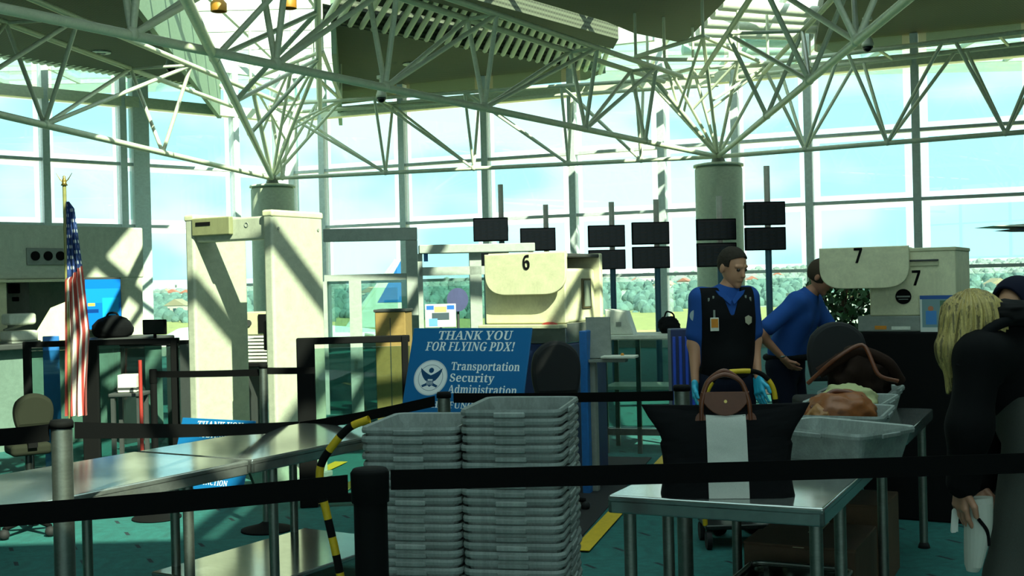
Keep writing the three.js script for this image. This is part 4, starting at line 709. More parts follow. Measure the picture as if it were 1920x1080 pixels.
// ---------- filled bins along the table ----------
function lump(w, h, d, sd, amp = 0.35) { let s = new THREE.IcosahedronGeometry(1, 8); s.deleteAttribute('uv'); s.deleteAttribute('normal'); s = mergeVertices(s, 1e-4); const p = s.attributes.position; for (let i = 0; i < p.count; i++) { const x = p.getX(i), y = p.getY(i), z = p.getZ(i), n = 1 + amp * fbm(x * 1.8 + sd, y * 1.8, z * 1.8, 4) + 0.12 * Math.abs(fbm(x * 5, y * 5 + sd, z * 5, 2)); p.setXYZ(i, x * w / 2 * n, Math.max(-h * 0.42, y * h / 2 * n) + h * 0.42, z * d / 2 * n); } s.computeVertexNormals(); s.setAttribute('uv', new THREE.Float32BufferAttribute(new Float32Array(p.count * 2), 2)); return s; }
{
  bagTable.updateMatrixWorld(true);
  const on = (x, z, y = 0.8) => bagTable.localToWorld(V(x, y, z)), T = TTURN;
  bin('empty grey bin right behind the tote bag', on(-0.1, -1.2).setX(1.42).setZ(-5.2), 38 * R, 'bins on the bag table', 2);
  bin('grey bin holding the brown leather bag, second on the table', on(-0.25, -1.82), T + 0.03, 'bins on the bag table', 0);
  bin('grey bin holding pale folded clothes, third on the table', on(-0.32, -2.39), T - 0.02, 'bins on the bag table', 2);
  bin('grey bin under the dark coat, last on the table', on(-0.36, -2.955), T, 'bins on the bag table', 0);
  const br = thing('leather_bag', 'crumpled brown leather bag lying in a grey bin', 'bag', on(-0.27, -1.8, 0.815), T); mk('body', lump(0.34, 0.24, 0.4, 3), paint('#8a4d1e', 0.5), br); mk('side_pocket', lump(0.14, 0.15, 0.16, 9).translate(-0.06, 0.03, 0.14), paint('#a3703c', 0.55), br); mk('strap', pipe([V(-0.12, 0.14, 0.1), V(-0.02, 0.22, 0.05), V(0.1, 0.19, 0), V(0.12, 0.1, -0.1)], 0.012), M.leather, br); mk('buckle', rbox(0.03, 0.012, 0.04, 0.1, 0.17, 0.02, 0.004), mat('#d9b25a', 0.3, 0.9), br);
  const cl = thing('folded_clothes', 'pale yellow folded clothes heaped in a grey bin', 'clothes', on(-0.33, -2.37, 0.815), T); mk('upper_layer', lump(0.3, 0.22, 0.42, 21, 0.4), cloth('#b9bd8a'), cl); mk('lower_layer', lump(0.31, 0.1, 0.44, 14, 0.2), cloth('#8f9a78'), cl);
  const co = thing('dark_coat', 'dark brown coat heaped over the last bin on the table', 'coat', on(-0.36, -2.93, 0.845), T); mk('body', lump(0.36, 0.36, 0.46, 31, 0.5), cloth('#2b1d16'), co); mk('sleeve', pipe([V(-0.2, 0.2, 0.2), V(0, 0.32, 0.16), V(0.16, 0.26, 0.1), V(0.22, 0.14, 0.0)], 0.035, 30, 10), cloth('#33221a'), co); mk('belt_strap', pipe([V(-0.26, 0.14, 0.22), V(-0.1, 0.28, 0.24), V(0.05, 0.36, 0.2), V(0.14, 0.2, 0.26), V(0.24, 0.16, 0.22)], 0.012), M.leather, co);
  // stored under the table
  const u = (n, label, w, h, d, x, z, m) => { const g = thing(n, label, 'box', on(x, z, 0), T); mk('carton', rbox(w, h, d, 0, h / 2, 0, 0.008), m, g); mk('lid_flap', box(w * 1.01, 0.01, d * 0.48, 0, h + 0.004, d * 0.25), m, g); mk('tape_strip', box(0.05, 0.002, d, 0, h + 0.001, 0), M.creamDark, g); };
  u('cardboard_box', 'brown cardboard box under the far end of the bag table', 0.5, 0.42, 0.5, -0.36, -2.3, paint('#5d4630', 0.8)); u('cardboard_box', 'brown cardboard box under the bag table behind the front legs', 0.5, 0.38, 0.6, -0.36, -1.5, paint('#54402d', 0.8));
  const tb = thing('steel_tub', 'shiny steel tub under the front of the bag table', 'tub', on(-0.3, -0.75, 0), T); mk('shell', loftRings([ringPts(0.36, 0.42, 0.05, 0), ringPts(0.42, 0.48, 0.06, 0.34), ringPts(0.44, 0.5, 0.06, 0.35), ringPts(0.4, 0.46, 0.06, 0.34), ringPts(0.34, 0.4, 0.05, 0.01)], true, true), mat('#8d928c', 0.08, 1), tb); mk('rim', pipe(ringPts(0.43, 0.49, 0.06, 0.352).map((q) => V(...q)), 0.008, 60, 6, true), M.steelTube, tb);
}

// ---------- cart with a striped hoop behind the tote bag ----------
{
  const p = atDepth(1388, 800, 6.95).setY(0), g = thing('bin_cart', 'empty wheeled cart with a striped hoop handle behind the tote bag', 'cart', p, 0);
  const pts = [[1318, 800], [1320, 752], [1345, 705], [1385, 696], [1425, 700], [1448, 724], [1456, 790]].map(([a, b]) => loc(g, a, b)), c = new THREE.CatmullRomCurve3([V(pts[0].x, 0.14, 0), ...pts, V(pts[6].x, 0.14, 0)]), N = 17;
  for (let i = 0; i < N; i++) { const q = []; for (let k = 0; k <= 5; k++) q.push(c.getPointAt((i + k / 5) / N)); mk('handle_stripe', new THREE.TubeGeometry(new THREE.CatmullRomCurve3(q), 8, 0.015, 10), i % 2 ? M.black : M.yellow, g); }
  mk('platform', rbox(0.44, 0.03, 0.34, (pts[0].x + pts[6].x) / 2, 0.13, -0.14, 0.01), M.darkSteel, g);
  for (const sx of [-1, 1]) for (const z of [0, -0.26]) mk('caster', move(new THREE.CylinderGeometry(0.055, 0.055, 0.03, 16), (pts[0].x + pts[6].x) / 2 + sx * 0.2, 0.055, z, 0, 0, Math.PI / 2), M.rubber, g);
}

// ---------- office chairs ----------
function chair(label, px, py, D, w, h, turn, m = M.rubber) {
  const p = atDepth(px, py, D), g = thing('office_chair', label, 'chair', V(p.x, 0, p.z), turn), y = p.y;
  const sh = new THREE.Shape(); sh.moveTo(-w * 0.42, -h / 2); sh.lineTo(w * 0.42, -h / 2); sh.quadraticCurveTo(w * 0.56, 0, w * 0.42, h * 0.28); sh.quadraticCurveTo(w * 0.25, h * 0.5, 0, h * 0.5); sh.quadraticCurveTo(-w * 0.25, h * 0.5, -w * 0.42, h * 0.28); sh.quadraticCurveTo(-w * 0.56, 0, -w * 0.42, -h / 2);
  mk('backrest', plate(sh, 0.07, 0.025).translate(0, y, 0), m, g);
  const sy = y - h / 2 - 0.16; mk('back_bar', box(0.06, h / 2 + 0.2, 0.02, 0, y - h * 0.45, 0.0), M.black, g);
  mk('seat', rbox(w, 0.08, w, 0, sy, -w / 2 - 0.02, 0.03, 3), m, g); mk('gas_stem', rod(V(0, 0.1, -w / 2), V(0, sy, -w / 2), 0.025), M.darkSteel, g);
  for (let i = 0; i < 5; i++) { const a = i / 5 * 2 * Math.PI, e = V(Math.cos(a) * 0.24, 0.07, -w / 2 + Math.sin(a) * 0.24), l = mk('base_arm', rod(V(0, 0.11, -w / 2), e, 0.025, 0.016), M.black, g); mk('caster', new THREE.SphereGeometry(0.035, 12, 8).translate(e.x, 0.035, e.z), M.rubber, l); }
}
chair('black office chair with rounded back right of the blue sign', 1040, 688, 8.0, 0.35, 0.36, 0.2);
chair('black office chair in front of the machine with the number 7 marks', 1566, 658, 7.38, 0.38, 0.37, 0.0);
chair('olive office chair at the left edge behind the glass rail', 60, 768, 7.8, 0.26, 0.22, 0.6, cloth('#2a2d22'));

// ---------- desk area beyond the officers ----------
{
  const p = atDepth(1200, 700, 10.8).setY(0), g = thing('glass_counter', 'grey counter with glass front left of the officers', 'counter', p, LANE * 0.6), P = (px, py) => loc(g, px, py);
  const x0 = P(1128, 660).x, x1 = P(1262, 660).x, y = P(1200, 628).y, w = x1 - x0;
  mk('worktop', rbox(w, 0.045, 0.6, (x0 + x1) / 2, y - 0.022, -0.3, 0.01), M.white, g); mk('glass_front', box(w, y - 0.3, 0.012, (x0 + x1) / 2, (y - 0.3) / 2 + 0.25, -0.02), M.tealGlass, g); mk('lower_shelf', box(w, 0.03, 0.5, (x0 + x1) / 2, y * 0.55, -0.3), M.white, g);
  for (const x of [x0 + 0.02, (x0 + x1) / 2, x1 - 0.02]) mk('leg', box(0.04, y - 0.04, 0.04, x, (y - 0.04) / 2, -0.05), M.steelTube, g); mk('kick_rail', box(w, 0.06, 0.04, (x0 + x1) / 2, 0.2, -0.05), M.steelTube, g); for (const x of [x0 + 0.02, x1 - 0.02]) mk('rear_leg', box(0.04, y - 0.04, 0.04, x, (y - 0.04) / 2, -0.55), M.steelTube, g);
  g.updateMatrixWorld(true);
  const at = (px, dz) => g.localToWorld(V(P(px, 620).x, y, dz));
  const t = thing('ticket_terminal', 'bright white wedge-shaped terminal on the glass counter', 'terminal', at(1158, -0.25), LANE * 0.6); mk('case', plate([[-0.13, 0], [0.14, 0], [0.07, 0.22], [-0.13, 0.24]], 0.2, 0.012), M.white, t); mk('keypad', box(0.05, 0.04, 0.004, 0.0, 0.1, 0.203), M.grey, t);
  const b = thing('dark_bag', 'small dark bag on the right end of the glass counter', 'bag', at(1244, -0.3), 0); mk('body', lump(0.2, 0.17, 0.18, 44), M.vest, b); mk('handle', pipe([V(-0.05, 0.12, 0), V(-0.02, 0.2, 0), V(0.04, 0.18, 0), V(0.06, 0.1, 0)], 0.008), M.vest, b);
  const q = atDepth(1140, 660, 8.9).setY(0), k = thing('card_terminal', 'grey angled terminal with keyboard on a blue pedestal', 'terminal', q, -0.3), Q = (px, py) => loc(k, px, py), ky = Q(1150, 668).y;
  const s = plate([[-0.09, 0], [0.09, 0], [0.07, 0.32], [-0.12, 0.32]], 0.03, 0.006); s.rotateX(-0.2); s.translate(Q(1125, 640).x, ky - 0.02, 0); mk('screen_panel', s, M.grey, k); mk('keyboard', rbox(0.26, 0.02, 0.16, Q(1165, 670).x, ky, 0.06, 0.006), M.white, k); mk('shelf_arm', box(0.3, 0.02, 0.1, Q(1140, 690).x, ky - 0.03, 0.03), M.grey, k); mk('button_light', new THREE.SphereGeometry(0.014, 12, 8).translate(Q(1170, 662).x, ky + 0.015, 0.06), M.orange, k);
  mk('pedestal', rbox(0.06, ky - 0.03, 0.08, Q(1112, 700).x, (ky - 0.03) / 2, 0, 0.02), M.grey, k); mk('blue_side', rbox(0.06, ky + 0.2, 0.24, Q(1100, 650).x, (ky + 0.2) / 2, 0, 0.01), M.blue, k);
  const c = atDepth(1278, 660, 9.6), bc = thing('blue_cabinet', 'bright blue ribbed cabinet left of the officer in the vest', 'cabinet', V(c.x, 0, c.z), 0), bt = atDepth(1278, 616, 9.6).y; mk('body', rbox(0.2, bt, 0.2, 0, bt / 2, 0, 0.01), M.navy, bc); for (let i = 0; i < 4; i++) mk('rib', rbox(0.025, bt * 0.9, 0.015, -0.075 + i * 0.05, bt / 2, 0.105, 0.005), paint('#2a52c8', 0.4), bc);
}
{ // potted tree, right edge things
  const p = atDepth(1582, 600, 9.8).setY(0), g = thing('potted_tree', 'leafy potted tree behind the machine with the number 7 marks', 'plant', p);
  mk('pot', lathe([[0, 0], [0.16, 0], [0.22, 0.36], [0.24, 0.36], [0.24, 0.4], [0.2, 0.4], [0.19, 0.34], [0, 0.34]], 24), paint('#7a4a32', 0.7), g); mk('soil', lathe([[0, 0.35], [0.19, 0.35]], 20), M.rubber, g); mk('trunk', pipe([V(0, 0.3, 0), V(0.02, 0.7, 0.01), V(-0.02, 1.1, 0), V(0.02, 1.5, 0)], 0.022), paint('#4d3b28', 0.9), g);
  const leaf = plate([[0, 0], [0.03, 0.03], [0.034, 0.07], [0, 0.13], [-0.034, 0.07], [-0.03, 0.03]], 0.002), gs = [];
  for (let i = 0; i < 1300; i++) { const q = leaf.clone(), a = rnd(6.283), e = rnd(-1, 1), r = 0.32 * Math.cbrt(rnd()) * Math.sqrt(1 - e * e * 0.8), sc = rnd(0.35, 0.7); q.scale(sc, sc, sc); q.applyMatrix4(new THREE.Matrix4().makeRotationFromEuler(new THREE.Euler(rnd(6.3), rnd(6.3), rnd(6.3)))); q.translate(Math.cos(a) * r * 1.15, 1.36 + e * 0.3, Math.sin(a) * r); gs.push(q); }
  const fo = mk('foliage', gs, mat('#2f5a2c', 0.7, 0, { transmission: 0.2, thickness: 0 }), g); fo.userData.kind = 'stuff';
  for (let i = 0; i < 9; i++) { const a = i / 9 * 6.28; mk('branch', rod(V(0, 1.15 + 0.03 * i, 0), V(Math.cos(a) * 0.26, 1.45 + 0.03 * (i % 4), Math.sin(a) * 0.26), 0.008, 0.004), paint('#4d3b28', 0.9), g); }
  const c = atDepth(1916, 424, 12), s = thing('canopy_sign', 'thin pointed canopy on a post at the right edge', 'canopy', V(c.x + 0.1, 0, c.z)); mk('post', rod(V(0, 0, 0), V(0, c.y, 0), 0.02), M.darkGrey, s); const bl = plate([[-0.5, 0.0], [0.6, 0.05], [0.6, -0.03], [0.1, -0.03]], 0.5, 0.008); bl.translate(0, c.y, -0.25); mk('blade', bl, M.white, s); mk('blue_underside', plate([[-0.3, -0.035], [0.58, -0.035], [0.58, -0.06], [-0.1, -0.05]], 0.48).translate(0, c.y, -0.24), M.navy, s); mk('base', lathe([[0, 0], [0.2, 0], [0.2, 0.02], [0, 0.03]], 20), M.darkGrey, s);
  const d = atDepth(1885, 600, 8.6), sh = thing('storage_shelf', 'low grey shelf unit at the right edge behind the travellers', 'shelf', V(d.x, 0, d.z)), sy = atDepth(1885, 588, 8.6).y; mk('top', box(0.6, 0.03, 0.4, 0.12, sy - 0.015, 0), M.darkGrey, sh); for (const x of [-0.16, 0.4]) mk('side', box(0.03, sy - 0.03, 0.4, x, (sy - 0.03) / 2, 0), M.darkGrey, sh); mk('shelf_board', box(0.55, 0.03, 0.38, 0.12, sy * 0.5, 0), M.darkGrey, sh);
  const e = thing('cardboard_box', 'brown carton on the shelf at the right edge', 'box', V(d.x + 0.1, sy, d.z)); mk('carton', rbox(0.2, 0.17, 0.25, 0, 0.085, 0, 0.005), paint('#7a5238', 0.8), e); mk('tape_strip', box(0.04, 0.002, 0.25, 0, 0.171, 0), M.creamDark, e);
  const f = thing('red_box', 'small red box on top of the carton at the right edge', 'box', V(d.x + 0.12, sy + 0.172, d.z)); mk('body', rbox(0.1, 0.07, 0.12, 0, 0.035, 0, 0.006), M.red, f); mk('lid', rbox(0.105, 0.02, 0.125, 0, 0.075, 0, 0.006), M.red, f);
  // small things left of the detector
  const st = atDepth(243, 735, 9.2), so = thing('dark_stool', 'dark square stool behind the left glass rail', 'stool', V(st.x, 0, st.z)), ty = st.y; mk('seat', rbox(0.26, 0.03, 0.24, 0, ty - 0.015, 0, 0.01), M.darkGrey, so); for (const x of [-0.1, 0.1]) for (const z of [-0.09, 0.09]) mk('leg', box(0.03, ty - 0.03, 0.03, x, (ty - 0.03) / 2, z), M.darkGrey, so);
  const wb = thing('white_box', 'small white box with dark band on the dark stool', 'box', V(st.x, ty, st.z)); mk('body', rbox(0.15, 0.14, 0.13, 0, 0.07, 0, 0.01), M.white, wb); mk('band', box(0.152, 0.02, 0.132, 0, 0.03, 0), M.darkGrey, wb);
  const rp = atDepth(263, 700, 8.9), ro = thing('red_pole', 'thin red and brown pole beside the dark stool', 'pole', V(rp.x, 0, rp.z)); mk('pole', rod(V(0, 0.02, 0), V(0, rp.y + 0.1, 0), 0.014), M.red, ro); mk('foot', lathe([[0, 0], [0.1, 0], [0.1, 0.015], [0, 0.03]], 20), M.darkGrey, ro);
  const bp = atDepth(97, 700, 10.6), bo = thing('display_stand', 'upright blue display panel behind the left glass rail', 'panel', V(bp.x, 0, bp.z), 0.3), by = atDepth(97, 630, 10.6).y; mk('panel', rbox(0.14, by - 0.05, 0.03, 0, (by + 0.05) / 2, 0, 0.008), M.blue, bo); mk('foot', rbox(0.2, 0.05, 0.2, 0, 0.025, 0, 0.01), M.darkGrey, bo);
}

// ---------- people: smooth bodies meshed from tapered bones ----------
const smin = (a, b, k) => { const h = Math.max(k - Math.abs(a - b), 0) / k; return Math.min(a, b) - h * h * k * 0.25; };
function capsule(px, py, pz, b) {
  const [ax, ay, az, bx, by, bz, ra, rb] = b, dx = bx - ax, dy = by - ay, dz = bz - az, t = Math.max(0, Math.min(1, ((px - ax) * dx + (py - ay) * dy + (pz - az) * dz) / (dx * dx + dy * dy + dz * dz + 1e-9)));
  return Math.hypot(px - ax - dx * t, py - ay - dy * t, pz - az - dz * t) - (ra + (rb - ra) * t);
}
const field = (bones, k = 0.04, grow = 0) => (x, y, z) => { let d = 9; for (const b of bones) { const c = capsule(x, y, z, b); d = d > 1 ? c : smin(d, c, k); } return d - grow; };
const ell = (x, y, z, cx, cy, cz, rx, ry, rz) => (Math.hypot((x - cx) / rx, (y - cy) / ry, (z - cz) / rz) - 1) * Math.min(rx, ry, rz);
function meshField(f, lo, hi, res = 72) {
  lo = lo.map((v, i) => v - (hi[i] - v) * 2 / res); hi = hi.map((v, i) => v + (v - lo[i]) * 4 / res);        // the outermost cells are not meshed
  const mc = new MarchingCubes(res, undefined, false, false, 90000); mc.isolation = 0;
  const h = [0, 1, 2].map((i) => (hi[i] - lo[i]) / 2), c = [0, 1, 2].map((i) => (hi[i] + lo[i]) / 2), half = res / 2;
  for (let k = 0; k < res; k++) for (let j = 0; j < res; j++) for (let i = 0; i < res; i++) mc.field[k * res * res + j * res + i] = -f((i - half) / half * h[0] + c[0], (j - half) / half * h[1] + c[1], (k - half) / half * h[2] + c[2]);
  mc.update();
  const n = mc.count, p = new Float32Array(n * 3), q = new Float32Array(n * 3), e = 0.002;
  for (let i = 0; i < n; i++) {
    const v = [0, 1, 2].map((a) => mc.positionArray[i * 3 + a] * h[a] + c[a]); p.set(v, i * 3);
    const g = [f(v[0] + e, v[1], v[2]) - f(v[0] - e, v[1], v[2]), f(v[0], v[1] + e, v[2]) - f(v[0], v[1] - e, v[2]), f(v[0], v[1], v[2] + e) - f(v[0], v[1], v[2] - e)], L = Math.hypot(...g) || 1; q.set(g.map((s) => s / L), i * 3);
  }
  const o = new THREE.BufferGeometry(); o.setAttribute('position', new THREE.BufferAttribute(p, 3)); o.setAttribute('normal', new THREE.BufferAttribute(q, 3)); o.setAttribute('uv', new THREE.BufferAttribute(new Float32Array(n * 2), 2));
  return o;
}
function bounds(bones, pad) { const lo = [9, 9, 9], hi = [-9, -9, -9]; for (const b of bones) for (let e = 0; e < 2; e++) for (let a = 0; a < 3; a++) { const r = b[6 + e] + pad; lo[a] = Math.min(lo[a], b[e * 3 + a] - r); hi[a] = Math.max(hi[a], b[e * 3 + a] + r); } return [lo, hi]; }
const bone = (a, b, ra, rb = ra) => [...a, ...b, ra, rb];
const headF = (x, y, z) => {
  let d = smin(ell(x, y, z, 0, 0.03, -0.012, 0.076, 0.096, 0.098), ell(x, y, z, 0, -0.05, 0.026, 0.056, 0.068, 0.064), 0.04);
  const ax = Math.abs(x);
  d = smin(d, capsule(x, y, z, [0, 0.012, 0.086, 0, -0.026, 0.104, 0.008, 0.012]), 0.012);                    // nose
  d = smin(d, capsule(ax, y, z, [0.012, 0.03, 0.083, 0.045, 0.028, 0.072, 0.008, 0.007]), 0.014);              // brow
  d = Math.max(d, -(Math.hypot(ax - 0.031, y - 0.008, z - 0.098) - 0.017));                                     // eye sockets
  d = smin(d, capsule(ax, y, z, [0, -0.058, 0.088, 0.02, -0.06, 0.08, 0.0075, 0.005]), 0.008);                 // lips
  d = smin(d, ell(x, y, z, 0, -0.098, 0.07, 0.022, 0.018, 0.018), 0.02);                                        // chin
  d = smin(d, ell(ax, y, z, 0.08, -0.006, -0.012, 0.012, 0.031, 0.019), 0.01);                                  // ears
  return d;
};
const headGeo = meshField(headF, [-0.11, -0.135, -0.13], [0.11, 0.145, 0.13], 84);
const handGeo = (grip = 0.5) => {                      // palm at the origin, fingers towards -y, thumb towards +z
  const B = [bone([-0.0, 0.03, -0.022], [0, -0.05, -0.024], 0.016, 0.014), bone([0, 0.03, 0.02], [0, -0.05, 0.026], 0.016, 0.014), bone([0, 0.02, 0], [0, -0.05, 0], 0.017, 0.014)];
  const F = [[-0.032, 0.06], [-0.011, 0.075], [0.011, 0.08], [0.032, 0.07]].flatMap(([z, L]) => { const a = [0, -0.05, z], b = [0.018 * grip, -0.05 - L * 0.45, z * 1.05], c = [0.05 * grip, -0.05 - L * (1 - 0.25 * grip), z * 1.05]; return [bone(a, b, 0.0095, 0.0085), bone(b, c, 0.0085, 0.0075)]; });
  const T = [bone([0, 0.0, 0.028], [0.012, -0.035, 0.058], 0.013, 0.0105), bone([0.012, -0.035, 0.058], [0.022, -0.065, 0.06], 0.0105, 0.009)], all = [...B, ...F, ...T];
  const f = (x, y, z) => { let d = 9; for (const b of B) d = d > 1 ? capsule(x, y, z, b) : smin(d, capsule(x, y, z, b), 0.02); for (const b of [...F, ...T]) d = smin(d, capsule(x, y, z, b), 0.005); return d; };
  const [lo, hi] = bounds(all, 0.01); return meshField(f, lo, hi, 44);
};
const HAND = handGeo(0.6);
function orient(geo, at, up, fwd, s = 1) {              // place a piece with its own y along up and its z near fwd
  const y = V(...up).normalize(), x = new THREE.Vector3().crossVectors(y, V(...fwd)).normalize(), z = new THREE.Vector3().crossVectors(x, y), g = geo.clone(); g.scale(s, s, s); g.applyMatrix4(new THREE.Matrix4().makeBasis(x, y, z).setPosition(...at)); return g;
}
function person(label, pos, turn, S) {                  // S: joints in metres in the person's own frame
  const g = thing('person', label, 'person', pos, turn), J = S.j, arms = [['shL', 'elL', 'wrL'], ['shR', 'elR', 'wrR']], legs = [['hipL', 'knL', 'anL'], ['hipR', 'knR', 'anR']];
  const mid = (a, b, t) => a.map((v, i) => v + (b[i] - v) * t), off = (a, d) => a.map((v, i) => v + d[i]), k = S.k ?? 1;
  const torso = [bone(off(J.chest, [-0.075, 0, 0]), off(J.waist, [-0.06, 0, 0]), 0.112 * k, 0.1 * k), bone(off(J.chest, [0.075, 0, 0]), off(J.waist, [0.06, 0, 0]), 0.112 * k, 0.1 * k), bone(J.waist, J.hip, 0.12 * k, 0.125 * k), bone(J.shL, J.shR, 0.052, 0.052), bone(mid(J.shL, J.chest, 0.4), mid(J.shR, J.chest, 0.4), 0.08 * k, 0.08 * k), bone(mid(J.neck, J.chest, 0.12), mid(J.shL, J.shR, 0.5), 0.058, 0.075)];
  const sleeves = arms.map(([a, b]) => bone(J[a], mid(J[a], J[b], 0.78), 0.05, 0.05)), upper = arms.map(([a, b]) => bone(J[a], J[b], S.long ? 0.035 : 0.046, S.long ? 0.03 : 0.04)), fore = arms.map(([, a, b]) => bone(J[a], J[b], S.long ? 0.03 : 0.042, S.long ? 0.024 : 0.027));
  const thigh = legs.map(([a, b]) => bone(J[a], J[b], 0.09, 0.06)), shin = legs.map(([, a, b]) => bone(J[a], J[b], 0.058, 0.042)), feet = [J.anL, J.anR].map((a) => { const f = V(Math.sin(S.foot ?? 0), 0, Math.cos(S.foot ?? 0)); return bone([a[0], 0.055, a[2]], [a[0] + f.x * 0.17, 0.045, a[2] + f.z * 0.17], 0.05, 0.04); });
  const neck = bone(J.neck, off(J.head, [0, -0.05, -0.0]), 0.052, 0.05), flesh = [...torso, ...upper, ...fore, ...thigh, ...shin, neck], [lo, hi] = bounds(flesh, 0.02);
  const skin = [meshField(field(flesh, 0.05, -0.004), lo, hi, 72)], hq = new THREE.Matrix4().makeRotationFromEuler(new THREE.Euler(S.nod ?? 0, S.face ?? 0, S.cock ?? 0, 'YXZ')).setPosition(...J.head);
  skin.push(headGeo.clone().applyMatrix4(hq));
  for (const [s, [, el, wr]] of arms.entries()) { const d = V(...J[wr]).sub(V(...J[el])).normalize(); skin.push(orient(HAND, off(J[wr], [d.x * 0.03, d.y * 0.03, d.z * 0.03]), [-d.x, -d.y, -d.z], S.thumb ?? [s ? 0.4 : -0.4, 0, 1])); }
  const body = mk('body', skin, S.skin ?? M.skin, g);
  for (const s of [-1, 1]) mk('eye', new THREE.SphereGeometry(0.0125, 12, 8).translate(s * 0.031, 0.008, 0.078).applyMatrix4(hq), mat('#2b211c', 0.3), body);
  const put = (name, bones, grow, m, cut, res = 80, kk = 0.05) => { const [l, h] = bounds(bones, grow + 0.02), f = field(bones, kk, grow); return mk(name, meshField(cut ? (x, y, z) => Math.max(f(x, y, z), cut(x, y, z)) : f, l, h, res), m, g); };
  if (S.trousers) put('trousers', [...thigh, ...shin.map((b) => [...b.slice(0, 6), b[6], b[7] + 0.012]), bone(J.waist, J.hip, 0.118 * k, 0.125 * k)], 0.02, S.trousers, (x, y) => Math.max(y - (J.waist[1] - 0.04), 0.07 - y), 64);
  put('shoes', feet, 0.006, S.shoes ?? M.black, (x, y) => -y, 48);
  if (S.shirt) put('shirt', [...torso, ...(S.long ? [...upper.map((b) => [...b.slice(0, 6), 0.058, 0.052]), ...fore.map((b) => [...b.slice(0, 6), 0.052, 0.04])] : sleeves)], 0.014, S.shirt, S.shirtCut, 80);
  if (S.vest) put('vest', torso, 0.028, S.vest, S.vestCut, 76);
  return { g, hq, J, mid, off, torso };
}
const hairMesh = (P, f, lo, hi, m, res = 64) => mk('hair', meshField(f, lo, hi, res).applyMatrix4(P.hq), m, P.g);
const skull = (x, y, z, g) => ell(x, y, z, 0, 0.03, -0.012, 0.076 + g, 0.096 + g, 0.098 + g);

{ // officer in the black vest
  const p = atDepth(1357, 600, 7.5).setY(0);
  const P = person('officer in a black vest over a blue shirt, looking down to the right', p, 0.12, {
    j: { hip: [0, 0.95, 0], waist: [0, 1.08, 0], chest: [0.01, 1.34, 0], shL: [-0.15, 1.475, 0], shR: [0.16, 1.475, 0], neck: [0.02, 1.53, 0.01], head: [0.055, 1.668, 0.04], elL: [-0.195, 1.19, -0.01], wrL: [-0.215, 0.94, 0.06], elR: [0.2, 1.2, 0.0], wrR: [0.185, 0.96, 0.1], hipL: [-0.09, 0.92, 0], hipR: [0.09, 0.92, 0], knL: [-0.1, 0.5, 0.02], knR: [0.1, 0.5, 0.02], anL: [-0.11, 0.08, 0], anR: [0.11, 0.08, 0] },
    nod: 0.3, face: 0.5, trousers: M.navyCloth, shirt: M.shirt, vest: M.vest, shirtCut: (x, y) => 0.94 - y,
    vestCut: (x, y, z) => Math.max(0.97 - y, y - 1.545, Math.abs(x - 0.005) - 0.172, z > 0 ? Math.min(y - 1.37, 0.36 * (y - 1.37) - Math.abs(x - 0.02) + 0.012) : -1) });
  hairMesh(P, (x, y, z) => Math.max(skull(x, y, z, 0.009 + 0.004 * fbm(x * 40, y * 40, z * 40, 2)), z - 0.03 - Math.max(0, y - 0.06) * 1.5, (z > -0.035 ? 0.012 : -0.045) - y), [-0.1, -0.09, -0.13], [0.1, 0.15, 0.12], cloth('#3b352d'));
  const g = P.g;
  for (const s of [-1, 1]) { const c = plate([[0, 0], [s * 0.07, 0.07], [s * 0.085, 0.1], [s * 0.03, 0.085], [s * -0.01, 0.03]], 0.012, 0.004); c.rotateX(-0.35); c.translate(0.02 + s * 0.012, 1.43, 0.115); mk('collar', c, M.shirt, g); }
  const id = mk('id_card', rbox(0.055, 0.085, 0.006, -0.105, 1.315, 0.148, 0.003), M.white, g); mk('id_photo', box(0.045, 0.055, 0.003, -0.105, 1.322, 0.152), M.orange, id); mk('id_clip', box(0.012, 0.05, 0.006, -0.105, 1.38, 0.146), M.grey, id);
  mk('badge', plate([[-0.022, 0.02], [0, 0.032], [0.022, 0.02], [0.02, -0.015], [0, -0.03], [-0.02, -0.015]], 0.008, 0.002).translate(0.115, 1.335, 0.142), mat('#b8b49a', 0.3, 0.8), g);
  for (const s of [-1, 1]) for (let i = 0; i < 2; i++) mk('epaulette_bar', rbox(0.012, 0.035, 0.008, s * (0.105 + i * 0.03) + 0.01, 1.475 - i * 0.012, 0.1, 0.003), M.grey, g);
  mk('shoulder_patch', move(new THREE.CylinderGeometry(0.036, 0.036, 0.01, 24), -0.2, 1.37, 0.05, -0.6, Math.PI / 2), mat('#9fb0b5', 0.6), g);
  const d = V(...P.J.wrR).sub(V(...P.J.elR)).normalize(); // bright blue gloves
  for (const [e, w] of [['elR', 'wrR'], ['elL', 'wrL']]) { const q = V(...P.J[w]).sub(V(...P.J[e])).normalize(); mk('glove', orient(HAND, P.off(P.J[w], [q.x * 0.03, q.y * 0.03, q.z * 0.03]), [-q.x, -q.y, -q.z], [e === 'elR' ? 0.4 : -0.4, 0, 1], 1.13), mat('#2aa9c9', 0.5), g); }
}
